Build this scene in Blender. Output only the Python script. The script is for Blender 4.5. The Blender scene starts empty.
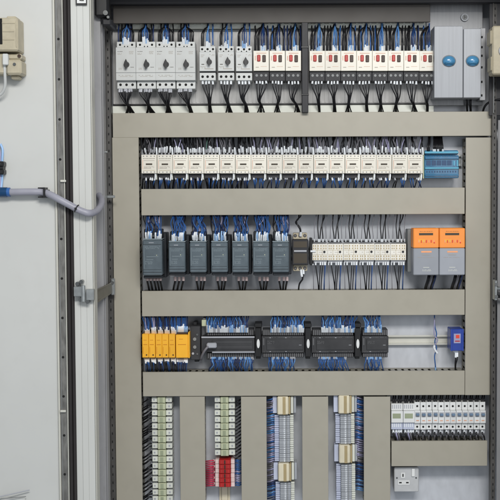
import bpy, math, random
from mathutils import Matrix, Vector
random.seed(7)
sc = bpy.context.scene
col = sc.collection
R = math.radians

# ------------------------------------------------------------------ camera
F = 1067.0; PCX = 283.0; PCY = 250.0
CAM = Vector((0.1, -3.2, 0.14))
M3 = (Matrix.Rotation(R(90-2.7), 3, 'X') @ Matrix.Rotation(R(-0.27), 3, 'Z'))
cd = bpy.data.cameras.new('camera'); cam = bpy.data.objects.new('camera', cd); col.objects.link(cam)
cam.matrix_world = Matrix.Translation(CAM) @ M3.to_4x4()
cd.sensor_width = 36; cd.lens = F/500*36; cd.shift_x = (250-PCX)/500; cd.clip_end = 50
sc.camera = cam

def P(px, py, Y):
    d = M3 @ Vector(((px-PCX)/F, -(py-PCY)/F, -1))
    t = (Y-CAM.y)/d.y
    return (CAM.x+d.x*t, CAM.z+d.z*t)
def PV(px, py, Y):
    a = P(px, py, Y); return Vector((a[0], Y, a[1]))
def S(Y): return (Y-CAM.y)/F

# ------------------------------------------------------------------ materials
def lin(c):
    return tuple(((v/255)/12.92 if v/255 <= 0.04045 else ((v/255+0.055)/1.055)**2.4) for v in c)
MATS = {}
def mat(name, rgb, rough=0.5, metal=0.0, var=0.06, scale=30, bump=0.0, stretch=None, trans=0.0, dirt=0.0, coat=0.0):
    m = bpy.data.materials.new(name); m.use_nodes = True
    nt = m.node_tree; b = nt.nodes['Principled BSDF']
    b.inputs['Roughness'].default_value = rough; b.inputs['Metallic'].default_value = metal
    b.inputs['Transmission Weight'].default_value = trans
    b.inputs['Coat Weight'].default_value = coat
    tc = nt.nodes.new('ShaderNodeTexCoord'); mp = nt.nodes.new('ShaderNodeMapping')
    if stretch: mp.inputs['Scale'].default_value = stretch
    nt.links.new(tc.outputs['Object'], mp.inputs['Vector'])
    n = nt.nodes.new('ShaderNodeTexNoise'); n.inputs['Scale'].default_value = scale; n.inputs['Detail'].default_value = 6
    nt.links.new(mp.outputs['Vector'], n.inputs['Vector'])
    l = lin(rgb)
    cr = nt.nodes.new('ShaderNodeValToRGB')
    cr.color_ramp.elements[0].position = 0.3; cr.color_ramp.elements[1].position = 0.7
    cr.color_ramp.elements[0].color = (*[v*(1-var) for v in l], 1)
    cr.color_ramp.elements[1].color = (*[min(1, v*(1+var)) for v in l], 1)
    nt.links.new(n.outputs['Fac'], cr.inputs['Fac'])
    oi = nt.nodes.new('ShaderNodeObjectInfo'); mr = nt.nodes.new('ShaderNodeMapRange'); mr.inputs[3].default_value=0.93; mr.inputs[4].default_value=1.07
    nt.links.new(oi.outputs['Random'], mr.inputs[0])
    hs = nt.nodes.new('ShaderNodeHueSaturation'); nt.links.new(mr.outputs[0], hs.inputs['Value']); nt.links.new(cr.outputs['Color'], hs.inputs['Color'])
    out = hs.outputs['Color'] if name not in ('duct_pvc','door_paint','plate') else cr.outputs['Color']
    if dirt:
        n2 = nt.nodes.new('ShaderNodeTexNoise'); n2.inputs['Scale'].default_value = 9; n2.inputs['Detail'].default_value = 8
        n2.inputs['Roughness'].default_value = 0.7
        nt.links.new(tc.outputs['Object'], n2.inputs['Vector'])
        r2 = nt.nodes.new('ShaderNodeMapRange'); r2.inputs[1].default_value = 0.52; r2.inputs[2].default_value = 0.75
        r2.inputs[3].default_value = 0; r2.inputs[4].default_value = dirt
        nt.links.new(n2.outputs['Fac'], r2.inputs[0])
        mx = nt.nodes.new('ShaderNodeMix'); mx.data_type = 'RGBA'
        nt.links.new(r2.outputs[0], mx.inputs[0]); nt.links.new(out, mx.inputs[6])
        mx.inputs[7].default_value = (l[0]*0.62, l[1]*0.6, l[2]*0.55, 1)
        out = mx.outputs[2]
    nt.links.new(out, b.inputs['Base Color'])
    if name in ('duct_pvc','door_paint','frame_paint'):
        m3=nt.nodes.new('ShaderNodeMapping'); m3.inputs['Scale'].default_value=(1.2,1,9); m3.inputs['Rotation'].default_value=(0,0.5,0)
        nt.links.new(tc.outputs['Object'],m3.inputs['Vector'])
        n4=nt.nodes.new('ShaderNodeTexNoise'); n4.inputs['Scale'].default_value=22; n4.inputs['Detail'].default_value=9; n4.inputs['Roughness'].default_value=0.75
        nt.links.new(m3.outputs['Vector'],n4.inputs['Vector'])
        r4=nt.nodes.new('ShaderNodeMapRange'); r4.inputs[1].default_value=0.66; r4.inputs[2].default_value=0.72; r4.inputs[3].default_value=0; r4.inputs[4].default_value=0.22
        nt.links.new(n4.outputs['Fac'],r4.inputs[0])
        x4=nt.nodes.new('ShaderNodeMix'); x4.data_type='RGBA'; nt.links.new(r4.outputs[0],x4.inputs[0]); nt.links.new(out,x4.inputs[6]); x4.inputs[7].default_value=(l[0]*.6,l[1]*.58,l[2]*.55,1)
        nt.links.new(x4.outputs[2], b.inputs['Base Color'])
    rr = nt.nodes.new('ShaderNodeMapRange'); rr.inputs[3].default_value = max(0.05, rough-0.08); rr.inputs[4].default_value = min(1, rough+0.08)
    nt.links.new(n.outputs['Fac'], rr.inputs[0]); nt.links.new(rr.outputs[0], b.inputs['Roughness'])
    if bump:
        bp = nt.nodes.new('ShaderNodeBump'); bp.inputs['Strength'].default_value = bump; bp.inputs['Distance'].default_value = 0.002
        nt.links.new(n.outputs['Fac'], bp.inputs['Height']); nt.links.new(bp.outputs['Normal'], b.inputs['Normal'])
    MATS[name] = m
    return m
mat('duct_pvc', (171,166,152), 0.40, var=0.03, scale=14, bump=0.05, dirt=0.18)
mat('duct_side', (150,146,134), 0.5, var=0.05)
mat('door_paint', (203,204,201), 0.38, var=0.02, scale=6, bump=0.04, dirt=0.09)
mat('frame_paint', (208,209,205), 0.38, var=0.03, scale=12, stretch=(3,1,0.3), dirt=0.10)
mat('edge_white', (206,205,196), 0.4, var=0.03, dirt=0.1)
mat('wall_paint', (146,146,148), 0.45, var=0.06, scale=10)
mat('inner_paint', (156,156,158), 0.42, var=0.10, scale=14, stretch=(3,1,0.25), dirt=0.35)
mat('duct_roof_shade', (66,61,56), 0.5, var=0.06, scale=12, dirt=0.2)  # roof shade on the topmost duct, put into its lid colour
mat('pillar_steel', (118,117,114), 0.5, 0.25, var=0.35, scale=90, stretch=(1,1,0.3), dirt=0.5)
mat('upright_steel', (84,82,80), 0.5, 0.2, var=0.3, scale=90, stretch=(1,1,0.3), dirt=0.4)
mat('dark_slot', (14,14,14), 0.8)
mat('gasket', (42,38,38), 0.7, var=0.1)
mat('plate', (204,207,213), 0.40, 0.1, var=0.07, scale=44, stretch=(1,1,0.5), dirt=0.22)
mat('steel', (140,141,143), 0.45, 0.3, var=0.16, scale=34, stretch=(6,1,0.25), dirt=0.2)
mat('socket_metal', (196,197,198), 0.4, 0.1, var=0.06, scale=40)
mat('steel_cover', (160,163,168), 0.42, 0.1, var=0.10, scale=30, stretch=(7,1,0.15), dirt=0.15)
mat('galv', (176,180,180), 0.32, 0.75, var=0.12, scale=60)
mat('busbar_cover', (196,195,193), 0.55, var=0.08, scale=40, stretch=(8,1,0.1))
mat('wire_sky', (98,150,208), 0.34, var=0.1)
mat('galv_dark', (112,110,102), 0.4, 0.4, var=0.2, scale=60)
mat('light_grey', (206,208,206), 0.42, var=0.03)
mat('mid_grey', (132,134,134), 0.5)
mat('cream', (235,230,217), 0.36, var=0.03)
mat('relay_white', (238,235,226), 0.36, var=0.03)
mat('cream_pink', (222,190,170), 0.5, var=0.03)
mat('beige_box', (184,175,152), 0.55, var=0.10, scale=40, dirt=0.5, bump=0.15)
mat('black', (26,26,28), 0.4, var=0.15)
mat('black_soft', (38,38,42), 0.55, var=0.12)
mat('dark_brown', (62,44,34), 0.45)
mat('plc_black', (56,56,58), 0.42, var=0.15)
mat('plc_grey', (98,98,100), 0.45)
mat('starter', (92,103,110), 0.28, var=0.10, scale=50)
mat('starter_dark', (34,38,44), 0.4)
mat('starter_rim', (132,144,150), 0.3)
mat('red', (188,52,46), 0.4)
mat('red_dark', (176,34,34), 0.4)
mat('wire_black', (20,20,24), 0.38)
mat('wire_blue', (50,96,160), 0.34, var=0.2)
mat('wire_navy', (34,50,92), 0.38, var=0.2)
mat('wire_grey', (120,118,124), 0.42)
mat('wire_lilac', (160,158,188), 0.42)
mat('wire_red', (196,52,84), 0.4)
mat('wire_green', (96,132,120), 0.42)
mat('ferrule_white', (232,236,240), 0.35, var=0.02)
mat('ferrule_blue', (150,186,226), 0.35)
mat('ferrule_pink', (232,208,204), 0.35)
mat('ferrule_grey', (176,178,184), 0.35)
mat('blue_block', (30,104,144), 0.25, var=0.15, scale=80, coat=0.3)
mat('blue_light', (92,172,200), 0.25)
mat('blue_deep', (16,62,104), 0.3)
mat('blue_dome', (74,136,178), 0.22, coat=0.5)
mat('blue_box', (40,68,158), 0.35)
mat('orange', (248,150,62), 0.42, var=0.03)
mat('orange_pink', (248,170,120), 0.45)
mat('psu_grey', (156,160,168), 0.42, var=0.03)
mat('ink', (70,62,50), 0.6)
mat('ink_faint', (168,160,150), 0.6)
mat('ink_red', (226,70,50), 0.5)
mat('yellow', (250,184,50), 0.38, var=0.03)
mat('yellow_dark', (206,132,24), 0.45)
mat('term_green', (194,199,168), 0.45, var=0.05)
mat('term_green_dark', (158,166,138), 0.5)
mat('term_white', (222,224,214), 0.4, var=0.03)
mat('term_grey', (166,170,176), 0.42)
mat('term_lilac', (196,202,222), 0.4)
mat('term_cream', (222,213,188), 0.42)
mat('term_tan', (176,158,118), 0.45)
mat('conduit', (158,158,170), 0.42, var=0.05, bump=0.1)
mat('mcb_white', (228,229,228), 0.38, var=0.02)
mat('mcb_blue', (110,134,160), 0.4)
mat('mcb_orange', (226,170,140), 0.5)
mat('screw', (120,122,122), 0.3, 0.8)

# ------------------------------------------------------------------ mesh builder
class MB:
    def __init__(s): s.v=[]; s.f=[]; s.m=[]; s.mats=[]; s.sm=[]
    def mi(s, m):
        if m not in s.mats: s.mats.append(m)
        return s.mats.index(m)
    def add(s, vs, fs, m, smooth=False):
        o=len(s.v); s.v += [tuple(v) for v in vs]; k=s.mi(m)
        for f in fs: s.f.append(tuple(i+o for i in f)); s.m.append(k); s.sm.append(smooth)
    def box(s, x0,x1,y0,y1,z0,z1,m,b=0.0):
        if x0>x1: x0,x1=x1,x0
        if y0>y1: y0,y1=y1,y0
        if z0>z1: z0,z1=z1,z0
        b=min(b,(x1-x0)*.45,(y1-y0)*.45,(z1-z0)*.45)
        c=((x0+x1)/2,(y0+y1)/2,(z0+z1)/2); h=((x1-x0)/2,(y1-y0)/2,(z1-z0)/2)
        if b<=0:
            vs=[(x,y,z) for x in (x0,x1) for y in (y0,y1) for z in (z0,z1)]
            s.add(vs,[(0,1,3,2),(4,6,7,5),(0,4,5,1),(2,3,7,6),(0,2,6,4),(1,5,7,3)],m); return
        vs=[]; idx={}
        for sx in (-1,1):
            for sy in (-1,1):
                for sz in (-1,1):
                    for a in range(3):
                        p=[sx*(h[0]-b),sy*(h[1]-b),sz*(h[2]-b)]
                        p[a]=(sx,sy,sz)[a]*h[a]
                        idx[(sx,sy,sz,a)]=len(vs); vs.append((p[0]+c[0],p[1]+c[1],p[2]+c[2]))
        fs=[]
        def key(a,va,b_,vb,c_,vc,face):
            k=[0,0,0]; k[a]=va;k[b_]=vb;k[c_]=vc; return idx[(k[0],k[1],k[2],face)]
        for a in range(3):
            b1,c1=(a+1)%3,(a+2)%3
            for sa in (-1,1):
                q=[key(a,sa,b1,-1,c1,-1,a),key(a,sa,b1,1,c1,-1,a),key(a,sa,b1,1,c1,1,a),key(a,sa,b1,-1,c1,1,a)]
                fs.append(q if sa>0 else q[::-1])
            for sb in (-1,1):
                for sc_ in (-1,1):
                    q=[key(a,-1,b1,sb,c1,sc_,b1),key(a,1,b1,sb,c1,sc_,b1),key(a,1,b1,sb,c1,sc_,c1),key(a,-1,b1,sb,c1,sc_,c1)]
                    fs.append(q if sb*sc_>0 else q[::-1])
        for sx in (-1,1):
            for sy in (-1,1):
                for sz in (-1,1):
                    q=[idx[(sx,sy,sz,0)],idx[(sx,sy,sz,1)],idx[(sx,sy,sz,2)]]
                    fs.append(q if sx*sy*sz>0 else q[::-1])
        s.add(vs,fs,m)
    def cyl(s,c,axis,r,h,m,n=16,r2=None,sx=1.0):
        # c = centre of base; extends h along +axis
        r2=r if r2 is None else r2
        ax={'X':0,'Y':1,'Z':2}[axis]; o=[(1,2),(2,0),(0,1)][ax]
        vs=[]
        for k,(rr,hh) in enumerate(((r,0),(r2,h))):
            for i in range(n):
                a=2*math.pi*i/n; p=[0,0,0]; p[ax]=c[ax]+hh
                p[o[0]]=c[o[0]]+rr*math.cos(a); p[o[1]]=c[o[1]]+rr*math.sin(a)*1.0
                if sx!=1.0: p[0]=c[0]+(p[0]-c[0])*sx
                vs.append(p)
        fs=[(i,(i+1)%n,n+(i+1)%n,n+i) for i in range(n)]
        s.add(vs,fs,m,True)
        s.add(vs,[tuple(range(n-1,-1,-1)),tuple(range(n,2*n))],m)
    def tube(s,pts,r,m,n=7,rib=0.0):
        pts=[Vector(p) for p in pts]; N=len(pts); vs=[]
        up=Vector((0,1,0))
        for i,p in enumerate(pts):
            t=(pts[min(i+1,N-1)]-pts[max(i-1,0)])
            t=t.normalized() if t.length>1e-9 else Vector((0,0,1))
            a=t.cross(up)
            if a.length<1e-3: a=t.cross(Vector((1,0,0)))
            a.normalize(); b=t.cross(a).normalized()
            rr=r*(1+(rib if i%2 else 0))
            for k in range(n):
                g=2*math.pi*k/n; vs.append(p+a*rr*math.cos(g)+b*rr*math.sin(g))
        fs=[]
        for i in range(N-1):
            for k in range(n):
                fs.append((i*n+k,i*n+(k+1)%n,(i+1)*n+(k+1)%n,(i+1)*n+k))
        s.add(vs,fs,m,True)
        s.add([vs[k] for k in range(n)]+[vs[(N-1)*n+k] for k in range(n)],[tuple(range(n)),tuple(range(2*n-1,n-1,-1))],m)
    def dome(s,c,rx,rz,d,m,n=20,k=6):
        vs=[];fs=[]
        for j in range(k):
            a=math.pi/2*j/k
            for i in range(n):
                g=2*math.pi*i/n
                vs.append((c[0]+rx*math.cos(a)*math.cos(g),c[1]-d*math.sin(a),c[2]+rz*math.cos(a)*math.sin(g)))
        vs.append((c[0],c[1]-d,c[2])); T=len(vs)-1
        for j in range(k-1):
            for i in range(n): fs.append((j*n+i,j*n+(i+1)%n,(j+1)*n+(i+1)%n,(j+1)*n+i))
        for i in range(n): fs.append(((k-1)*n+i,(k-1)*n+(i+1)%n,T))
        s.add(vs,fs,m,True)
    def prism(s,poly,y0,y1,m):
        n=len(poly)
        vs=[(x,y0,z) for x,z in poly]+[(x,y1,z) for x,z in poly]
        s.add(vs,[tuple(range(n)),tuple(range(2*n-1,n-1,-1))]+[(i,i+n,(i+1)%n+n,(i+1)%n) for i in range(n)],m)
    def build(s,name,parent=None,off=None):
        me=bpy.data.meshes.new(name)
        if off is not None: s.v=[(v[0]-off[0],v[1]-off[1],v[2]-off[2]) for v in s.v]
        me.from_pydata(s.v,[],s.f)
        for m in s.mats: me.materials.append(MATS[m])
        for p,k,sm in zip(me.polygons,s.m,s.sm): p.material_index=k; p.use_smooth=sm
        me.update()
        o=bpy.data.objects.new(name,me); col.objects.link(o)
        if parent: o.parent=parent
        return o

def tag(o,label,cat,group=None):
    o['label']=label; o['category']=cat
    if group: o['group']=group
    return o
def empty(name,loc,label,cat,group=None):
    o=bpy.data.objects.new(name,None); col.objects.link(o); o.location=loc; o.empty_display_size=0.02
    return tag(o,label,cat,group)
def copy_tree(o,parent=None):
    c=o.copy(); col.objects.link(c); c.parent=parent
    for ch in list(o.children): copy_tree(ch,c)
    return c
ORD=['zeroth','first','second','third','fourth','fifth','sixth','seventh','eighth','ninth','tenth','eleventh','twelfth','thirteenth','fourteenth','fifteenth','sixteenth','seventeenth','eighteenth','nineteenth','twentieth','twenty-first','twenty-second','twenty-third','twenty-fourth','twenty-fifth','twenty-sixth','twenty-seventh','twenty-eighth','twenty-ninth','thirtieth']

YB=0.078
NOSPLIT=('panel','label_print','front_mark','clamp_body')
class Dev:
    """device whose px outline is measured on plane Yf; local units px about its centre (u right, v down)"""
    def __init__(s,name,label,cat,group,cx,cy,Yf):
        s.s=S(Yf); X,Z=P(cx,cy,Yf); s.loc=Vector((X,YB,Z)); s.Yf=Yf
        s.root=empty(name,s.loc,label,cat,group)
    def box(s,mb,u0,u1,v0,v1,yf,yb,m,b=0.0006):
        k=s.s; mb.box(u0*k,u1*k,yf-YB,yb-YB,-v1*k,-v0*k,m,b)
    def cyl(s,mb,u,v,r,yf,yb,m,n=14,r2=None):
        k=s.s; mb.cyl((u*k,yb-YB,-v*k),'Y',r*k,yf-yb,m,n,(None if r2 is None else r2*k))
    def part(s,name,boxes=(),parent=None,cyls=()):
        bs=[b for b in boxes if (b[1]-b[0])*(b[3]-b[2])>=3.2]
        apart=len(bs)>1 and name not in NOSPLIT
        if apart:
            first=None
            rest=[b for b in boxes if b not in bs]
            for b in bs:
                mb=MB(); s.box(mb,*b)
                for r in rest:   # small pieces join the big piece they sit on
                    near=min(bs,key=lambda q:abs((q[0]+q[1])/2-(r[0]+r[1])/2)/(q[1]-q[0])+abs((q[2]+q[3])/2-(r[2]+r[3])/2)/(q[3]-q[2]))
                    if near is b: s.box(mb,*r)
                o=mb.build(name,parent or s.root); first=first or o
            for c in cyls: pass
            return first
        mb=MB()
        for b in boxes: s.box(mb,*b)
        for c in cyls: s.cyl(mb,*c)
        return mb.build(name,parent or s.root)
def prints(u0,u1,v,yf,m='ink_faint',h=.42,step=1.0,rows=1,lead=1.1):
    out=[]
    for r in range(rows):
        u=u0
        while u<u1-.3:
            w=rn(.4,step*1.6); w=min(w,u1-u)
            if random.random()<.85: out.append((u,u+w,v+r*lead,v+r*lead+h,yf-0.0004,yf+0.0001,m,0))
            u+=w+rn(.25,.5)
    return out
def place(root,cx,cy,Yf,label,first=False):
    o=root if first else copy_tree(root)
    X,Z=P(cx,cy,Yf); o.location=(X+rn(-.0001,.0001),YB-rn(0,.0012),Z+rn(-.0003,.0003)); o.rotation_euler=(0,rn(-.0022,.0022),rn(-.004,.004)); o['label']=label
    return o

# ------------------------------------------------------------------ wires
def cr(pts,k=5):
    out=[]; n=len(pts)
    for i in range(n-1):
        p0=pts[max(i-1,0)];p1=pts[i];p2=pts[i+1];p3=pts[min(i+2,n-1)]
        for j in range(k):
            t=j/k
            out.append(0.5*((2*p1)+(p2-p0)*t+(2*p0-5*p1+4*p2-p3)*t*t+(-p0+3*p1-3*p2+p3)*t*t*t))
    out.append(pts[-1]); return out
WN=0
def bundle(label,wires,group,name='wire_bundle',cat='wire bundle'):
    """wires: (list of (px,py,Y), radius px, material, ferrule material or None, ferrule length)"""
    p=wires[0][0][-1]; loc=PV(*p)
    root=empty(name,loc,label,cat,group)
    for (pts,r,m,fm,fl) in wires:
        W=[PV(*q)-loc for q in pts]
        mb=MB(); C=cr(W,4); mb.tube(C,r*0.003,m,6)
        w=mb.build('wire',root)
        if fm:
            d=(C[1]-C[0]).normalized(); L=fl*0.003
            # sleeve follows the first stretch of the wire
            acc=0; q=[C[0]-d*0.0005]
            for a,b in zip(C,C[1:]):
                if acc+(b-a).length>=L: q.append(a+(b-a).normalized()*(L-acc)); break
                acc+=(b-a).length; q.append(b)
            m2=MB(); m2.tube(q,r*0.003*1.45+0.0004,fm,7); m2.build('ferrule',w)
    return root
def rn(a,b): return random.uniform(a,b)

# ------------------------------------------------------------------ cabinet
cab_loc=(0.1,0.08,-0.9)
cab=empty('control_cabinet',cab_loc,'open pale grey steel control cabinet with galvanised back plate','cabinet')
def cpart(name,mb,par=None): return mb.build(name,par or cab,off=cab_loc)
YF=-0.30
ZT,ZBt=0.79,-0.95
def vx(px,Y,py=250): return P(px,py,Y)[0]
mb=MB(); mb.box(vx(104,0.08),vx(505,0.08),0.080,0.083,ZBt,ZT,'plate'); cpart('mounting_plate',mb)
WL=vx(92,-0.14); WR=vx(512.5,0.0)
mb=MB(); mb.box(WL-0.004,WL,YF,0.12,ZBt,ZT,'wall_paint'); cpart('side_wall',mb)
mb=MB(); mb.box(WR,WR+0.004,YF,0.12,ZBt,ZT,'wall_paint'); cpart('side_wall',mb)
mb=MB(); mb.box(WL-0.004,WR+0.2,YF-0.01,0.12,ZT,ZT+0.02,'wall_paint'); cpart('roof',mb)
mb=MB(); mb.box(WL-0.004,WR+0.004,0.12,0.124,ZBt,ZT,'wall_paint'); cpart('back_wall',mb)
# front flange with folded steps
mb=MB()
mb.box(vx(73.8,YF),vx(79.98,YF),YF,YF+0.03,ZBt,ZT+0.06,'frame_paint',0.0007)
mb.box(vx(80.0,YF),vx(86,YF),YF-0.0014,YF+0.03,ZBt,ZT+0.06,'frame_paint',0.0007)
mb.box(vx(86.02,YF),vx(92.4,YF),YF-0.0004,YF+0.03,ZBt,ZT+0.06,'frame_paint',0.0007)
cpart('front_flange',mb)
mb=MB(); mb.box(vx(92.6,YF),vx(93.6,YF),YF+0.004,YF+0.05,ZBt,ZT,'edge_white',0.0008); cpart('flange_lip',mb)
# inner uprights with holes
def upright(px0,px1,Y,z0,z1,pitch,name='frame_upright',m='pillar_steel'):
    mb=MB(); x0,x1=vx(px0,Y),vx(px1,Y); mb.box(x0,x1,Y,Y+0.03,z0,z1,m,0.001)
    mb.box(x0-0.0,x0+0.0025,Y-0.004,Y+0.0,z0,z1,m)
    z=z0+pitch/2
    while z<z1:
        mb.box(x0+(x1-x0)*.42,x0+(x1-x0)*.62,Y-0.0006,Y+0.001,z-0.0035,z+0.0035,'dark_slot'); z+=pitch
    return cpart(name,mb)
upright(107.6,112.6,-0.01,ZBt,ZT,0.025,m='upright_steel')
upright(491.6,496.2,-0.02,ZBt,ZT,0.02,m='upright_steel')
mb=MB(); mb.box(vx(94.8,-0.12),vx(103.4,-0.12),-0.12,-0.116,ZBt,ZT,'inner_paint',0.001); mb.box(vx(103.5,-0.10),vx(105.2,-0.10),-0.10,-0.06,ZBt,ZT,'wall_paint',0.001); cpart('inner_profile',mb)  # front-facing sheet added so this strip of side wall catches light
mb=MB(); mb.box(vx(497.6,-0.03),vx(512,-0.03),-0.03,-0.026,ZBt,P(500,120,-0.03)[1],'wall_paint',0.001); cpart('inner_profile',mb)

# ------------------------------------------------------------------ door
dl=PV(56,250,YF); 
door=empty('cabinet_door',dl,'pale grey cabinet door swung fully open on the left','door')
def dpart(name,mb,par=None): return mb.build(name,par or door,off=dl)
mb=MB(); mb.box(vx(-140,YF),vx(56.2,YF),YF,YF+0.02,ZBt,ZT+0.1,'door_paint',0.002); dpart('door_panel',mb)
mb=MB(); mb.box(vx(56.3,YF),vx(58.6,YF),YF-0.008,YF+0.02,ZBt,ZT+0.1,'edge_white',0.002); dpart('door_lip',mb)
mb=MB(); x0,x1=vx(59.2,YF),vx(65.6,YF); mb.box(x0,x1,YF-0.012,YF+0.01,ZBt,ZT+0.1,'pillar_steel',0.001)
z=-0.93
while z<0.88:
    mb.cyl(((x0+x1)/2,YF-0.0115,z),'Y',0.0035,-0.001,'dark_slot',10); z+=0.0537*2
mb.box(x0+0.003,x0+0.0045,YF-0.0135,YF-0.011,ZBt,ZT+0.1,'mid_grey')
dpart('perforated_rail',mb)
mb=MB(); mb.box(vx(65.8,YF),vx(66.7,YF),YF-0.013,YF+0.01,ZBt,ZT+0.1,'edge_white',0.0008); dpart('rail_edge',mb)
mb=MB(); mb.box(vx(67.1,YF),vx(70.3,YF),YF-0.01,YF+0.01,ZBt,ZT+0.1,'gasket',0.003)
mb.box(vx(70.5,YF),vx(73.6,YF),YF-0.006,YF+0.01,ZBt,ZT+0.1,'gasket',0.003); dpart('rubber_gasket',mb)
for py in (181,411):
    mb=MB(); c=PV(63.5,py,YF-0.014); mb.box(c.x-0.008,c.x+0.007,YF-0.019,YF-0.0125,c.z-0.003,c.z+0.003,'edge_white',0.001); dpart('clip',mb)

# hinges
def hinge(py,label):
    c=PV(84,py,YF-0.01); root=empty('hinge',c,label,'hinge','hinges between door and cabinet frame')
    k=0.00272
    def bb(name,u0,u1,v0,v1,y0,y1,m,par=None,b=0.0015):
        mb=MB(); mb.box(u0*k,u1*k,y0,y1,-v1*k,-v0*k,m,b); return mb.build(name,par or root)
    bb('hinge_leaf',2.5,10.6,-3,8,-0.012,0.009,'galv')
    bb('hinge_arm',-9,-1,-6,4,-0.018,0.008,'galv')
    mb=MB(); mb.cyl((0.2*k,-0.014,-9*k),'Z',0.006,16*k,'galv',14); mb.build('hinge_pin',root)
    mb=MB()
    for u,v in ((-6,-8.5),(-2,-10.5),(4,9.5),(-3,7.5)):
        mb.cyl((u*k,0.009,-v*k),'Y',2.0*k,-0.02,'screw',10); mb.build('bolt',root); mb=MB()
    # stay bracket running back to the inner upright
    mb=MB()
    a=PV(95.2,py+5,YF+0.06)-c; b=PV(111.5,py-3,-0.03)-c; b2=PV(112,py-9,-0.03)-c
    h=0.017
    mb.add([a+Vector((0,0,h)),b+Vector((0,0,h)),b-Vector((0,0,h*.6)),a-Vector((0,0,h)),
            a+Vector((0,.004,h)),b+Vector((0.004,.002,h)),b+Vector((0.004,.002,-h*.6)),a+Vector((0,.004,-h))],[(0,1,2,3),(7,6,5,4),(0,4,5,1),(1,5,6,2),(2,6,7,3),(3,7,4,0)],'galv_dark')
    mb.tube([a+Vector((0,-0.004,h)),b+Vector((0,-0.003,h))],0.003,'galv_dark',8); mb.tube([a+Vector((0,-0.004,-h)),b+Vector((0,-0.003,-h*.6))],0.003,'galv_dark',8)
    mb.build('stay_bar',root)
    mb=MB(); mb.box(b.x-0.001,b.x+0.010,b.y-0.006,b.y+0.012,b.z-0.018,b.z+0.032,'galv',0.002); mb.cyl((b.x+0.004,b.y-0.006,b.z+0.02),'Y',0.005,-0.006,'screw',10); mb.build('mount_bracket',root)
hinge(292,'galvanised hinge and stay joining the left door to the cabinet at mid height')
# right hand hinge fragment
c=PV(497,290,-0.05); rt=empty('stay_bracket',c,'metal stay bracket on the right cabinet upright','bracket')
mb=MB(); mb.box(-0.009,-0.001,-0.012,0.028,-0.03,0.03,'galv',0.002); mb.build('bracket_plate',rt)
mb=MB(); mb.tube([Vector((-0.004,-0.004,0.006)),Vector((0.12,-0.1,0.0))],0.006,'galv',8); mb.tube([Vector((-0.004,-0.004,-0.018)),Vector((0.12,-0.1,-0.02))],0.005,'black',8); mb.build('stay_bar',rt)
mb=MB(); mb.cyl((-0.005,-0.012,0.018),'Y',0.005,-0.006,'screw',10); mb.cyl((-0.005,-0.012,-0.018),'Y',0.005,-0.006,'screw',10); mb.build('bolt',rt)
# black block filling the dark top left corner
c=PV(102,8,-0.14); r_=empty('corner_block',c,'black corner block in the dark upper left of the cabinet','bracket')
mb=MB(); mb.box(-0.020,0.020,-0.01,0.03,-0.026,0.06,'black',0.006); mb.box(0.0,0.026,-0.004,0.1,-0.05,-0.03,'black_soft',0.004); mb.build('bracket_plate',r_)
mb=MB(); mb.cyl((0.012,-0.01,-0.016),'Y',0.007,-0.006,'screw',12); mb.cyl((0.019,-0.01,-0.028),'Y',0.004,-0.004,'screw',10); mb.build('bolt',r_)

# ------------------------------------------------------------------ wiring ducts
def duct(x0,y0,x1,y1,label,horiz=True,Yf=0.0,lidm='duct_pvc'):
    cx,cy=(x0+x1)/2,(y0+y1)/2
    if horiz: cyy=min(max(cy,-20),520)
    A=P(x0,cy,Yf)[0]; B=P(x1,cy,Yf)[0]
    zt=P(cx,y0,Yf)[1]; zb=P(cx,y1,Yf)[1]
    loc=Vector(((A+B)/2,YB,(zt+zb)/2))
    r=empty('wiring_duct',loc,label,'wiring duct','slotted wiring ducts')
    w=(B-A)/2; h=(zt-zb)/2; mb=MB()
    g=0.0009
    mb.box(-w+g,w-g,Yf-YB,Yf+0.0022-YB,-h+g,h-g,lidm,0.0009)
    # returns
    if horiz:
        mb.box(-w+g,w-g,Yf+0.0024-YB,Yf+0.011-YB,h-g-0.0020,h-g-0.0002,lidm); mb.box(-w+g,w-g,Yf+0.0024-YB,Yf+0.011-YB,-h+g+0.0002,-h+g+0.0020,lidm)
    else:
        mb.box(w-g-0.0020,w-g-0.0002,Yf+0.0024-YB,Yf+0.011-YB,-h+g,h-g,lidm); mb.box(-w+g+0.0002,-w+g+0.0020,Yf+0.0024-YB,Yf+0.011-YB,-h+g,h-g,lidm)
    mb.build('duct_lid',r)
    mb=MB(); i=0.0032
    yb=-0.0005
    if horiz:
        mb.box(-w+g,w-g,yb-0.002,yb,-h+i+0.002,h-i-0.002,'duct_side')
        for sgn in (-1,1):
            z0=sgn*(h-i); z1=sgn*(h-i-0.0018)
            mb.box(-w+g,w-g,yb-0.014,yb-0.0001,z0,z1,'duct_side')
            x=-w+0.002
            while x<w-0.012:
                mb.box(x,x+0.0125,Yf+0.006-YB,yb-0.0142,z0,z1,'duct_side'); x+=0.0203
    else:
        mb.box(-w+i+0.002,w-i-0.002,yb-0.002,yb,-h+g,h-g,'duct_side')
        for sgn in (-1,1):
            z0=sgn*(w-i); z1=sgn*(w-i-0.0018)
            mb.box(z0,z1,yb-0.014,yb-0.0001,-h+g,h-g,'duct_side')
            x=-h+0.002
            while x<h-0.012:
                mb.box(z0,z1,Yf+0.006-YB,yb-0.0142,x,x+0.0125,'duct_side'); x+=0.0203
    mb.build('duct_body',r)
    return r
duct(112.8,4.5,430.5,23,'dark shaded horizontal duct under the cabinet roof, topmost of all ducts',lidm='duct_roof_shade')
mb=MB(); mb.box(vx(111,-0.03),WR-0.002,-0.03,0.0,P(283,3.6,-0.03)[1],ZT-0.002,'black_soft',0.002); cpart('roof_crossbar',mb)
duct(112.4,112,492.6,137,'wide horizontal duct between the breaker row and the contactor row')
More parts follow.
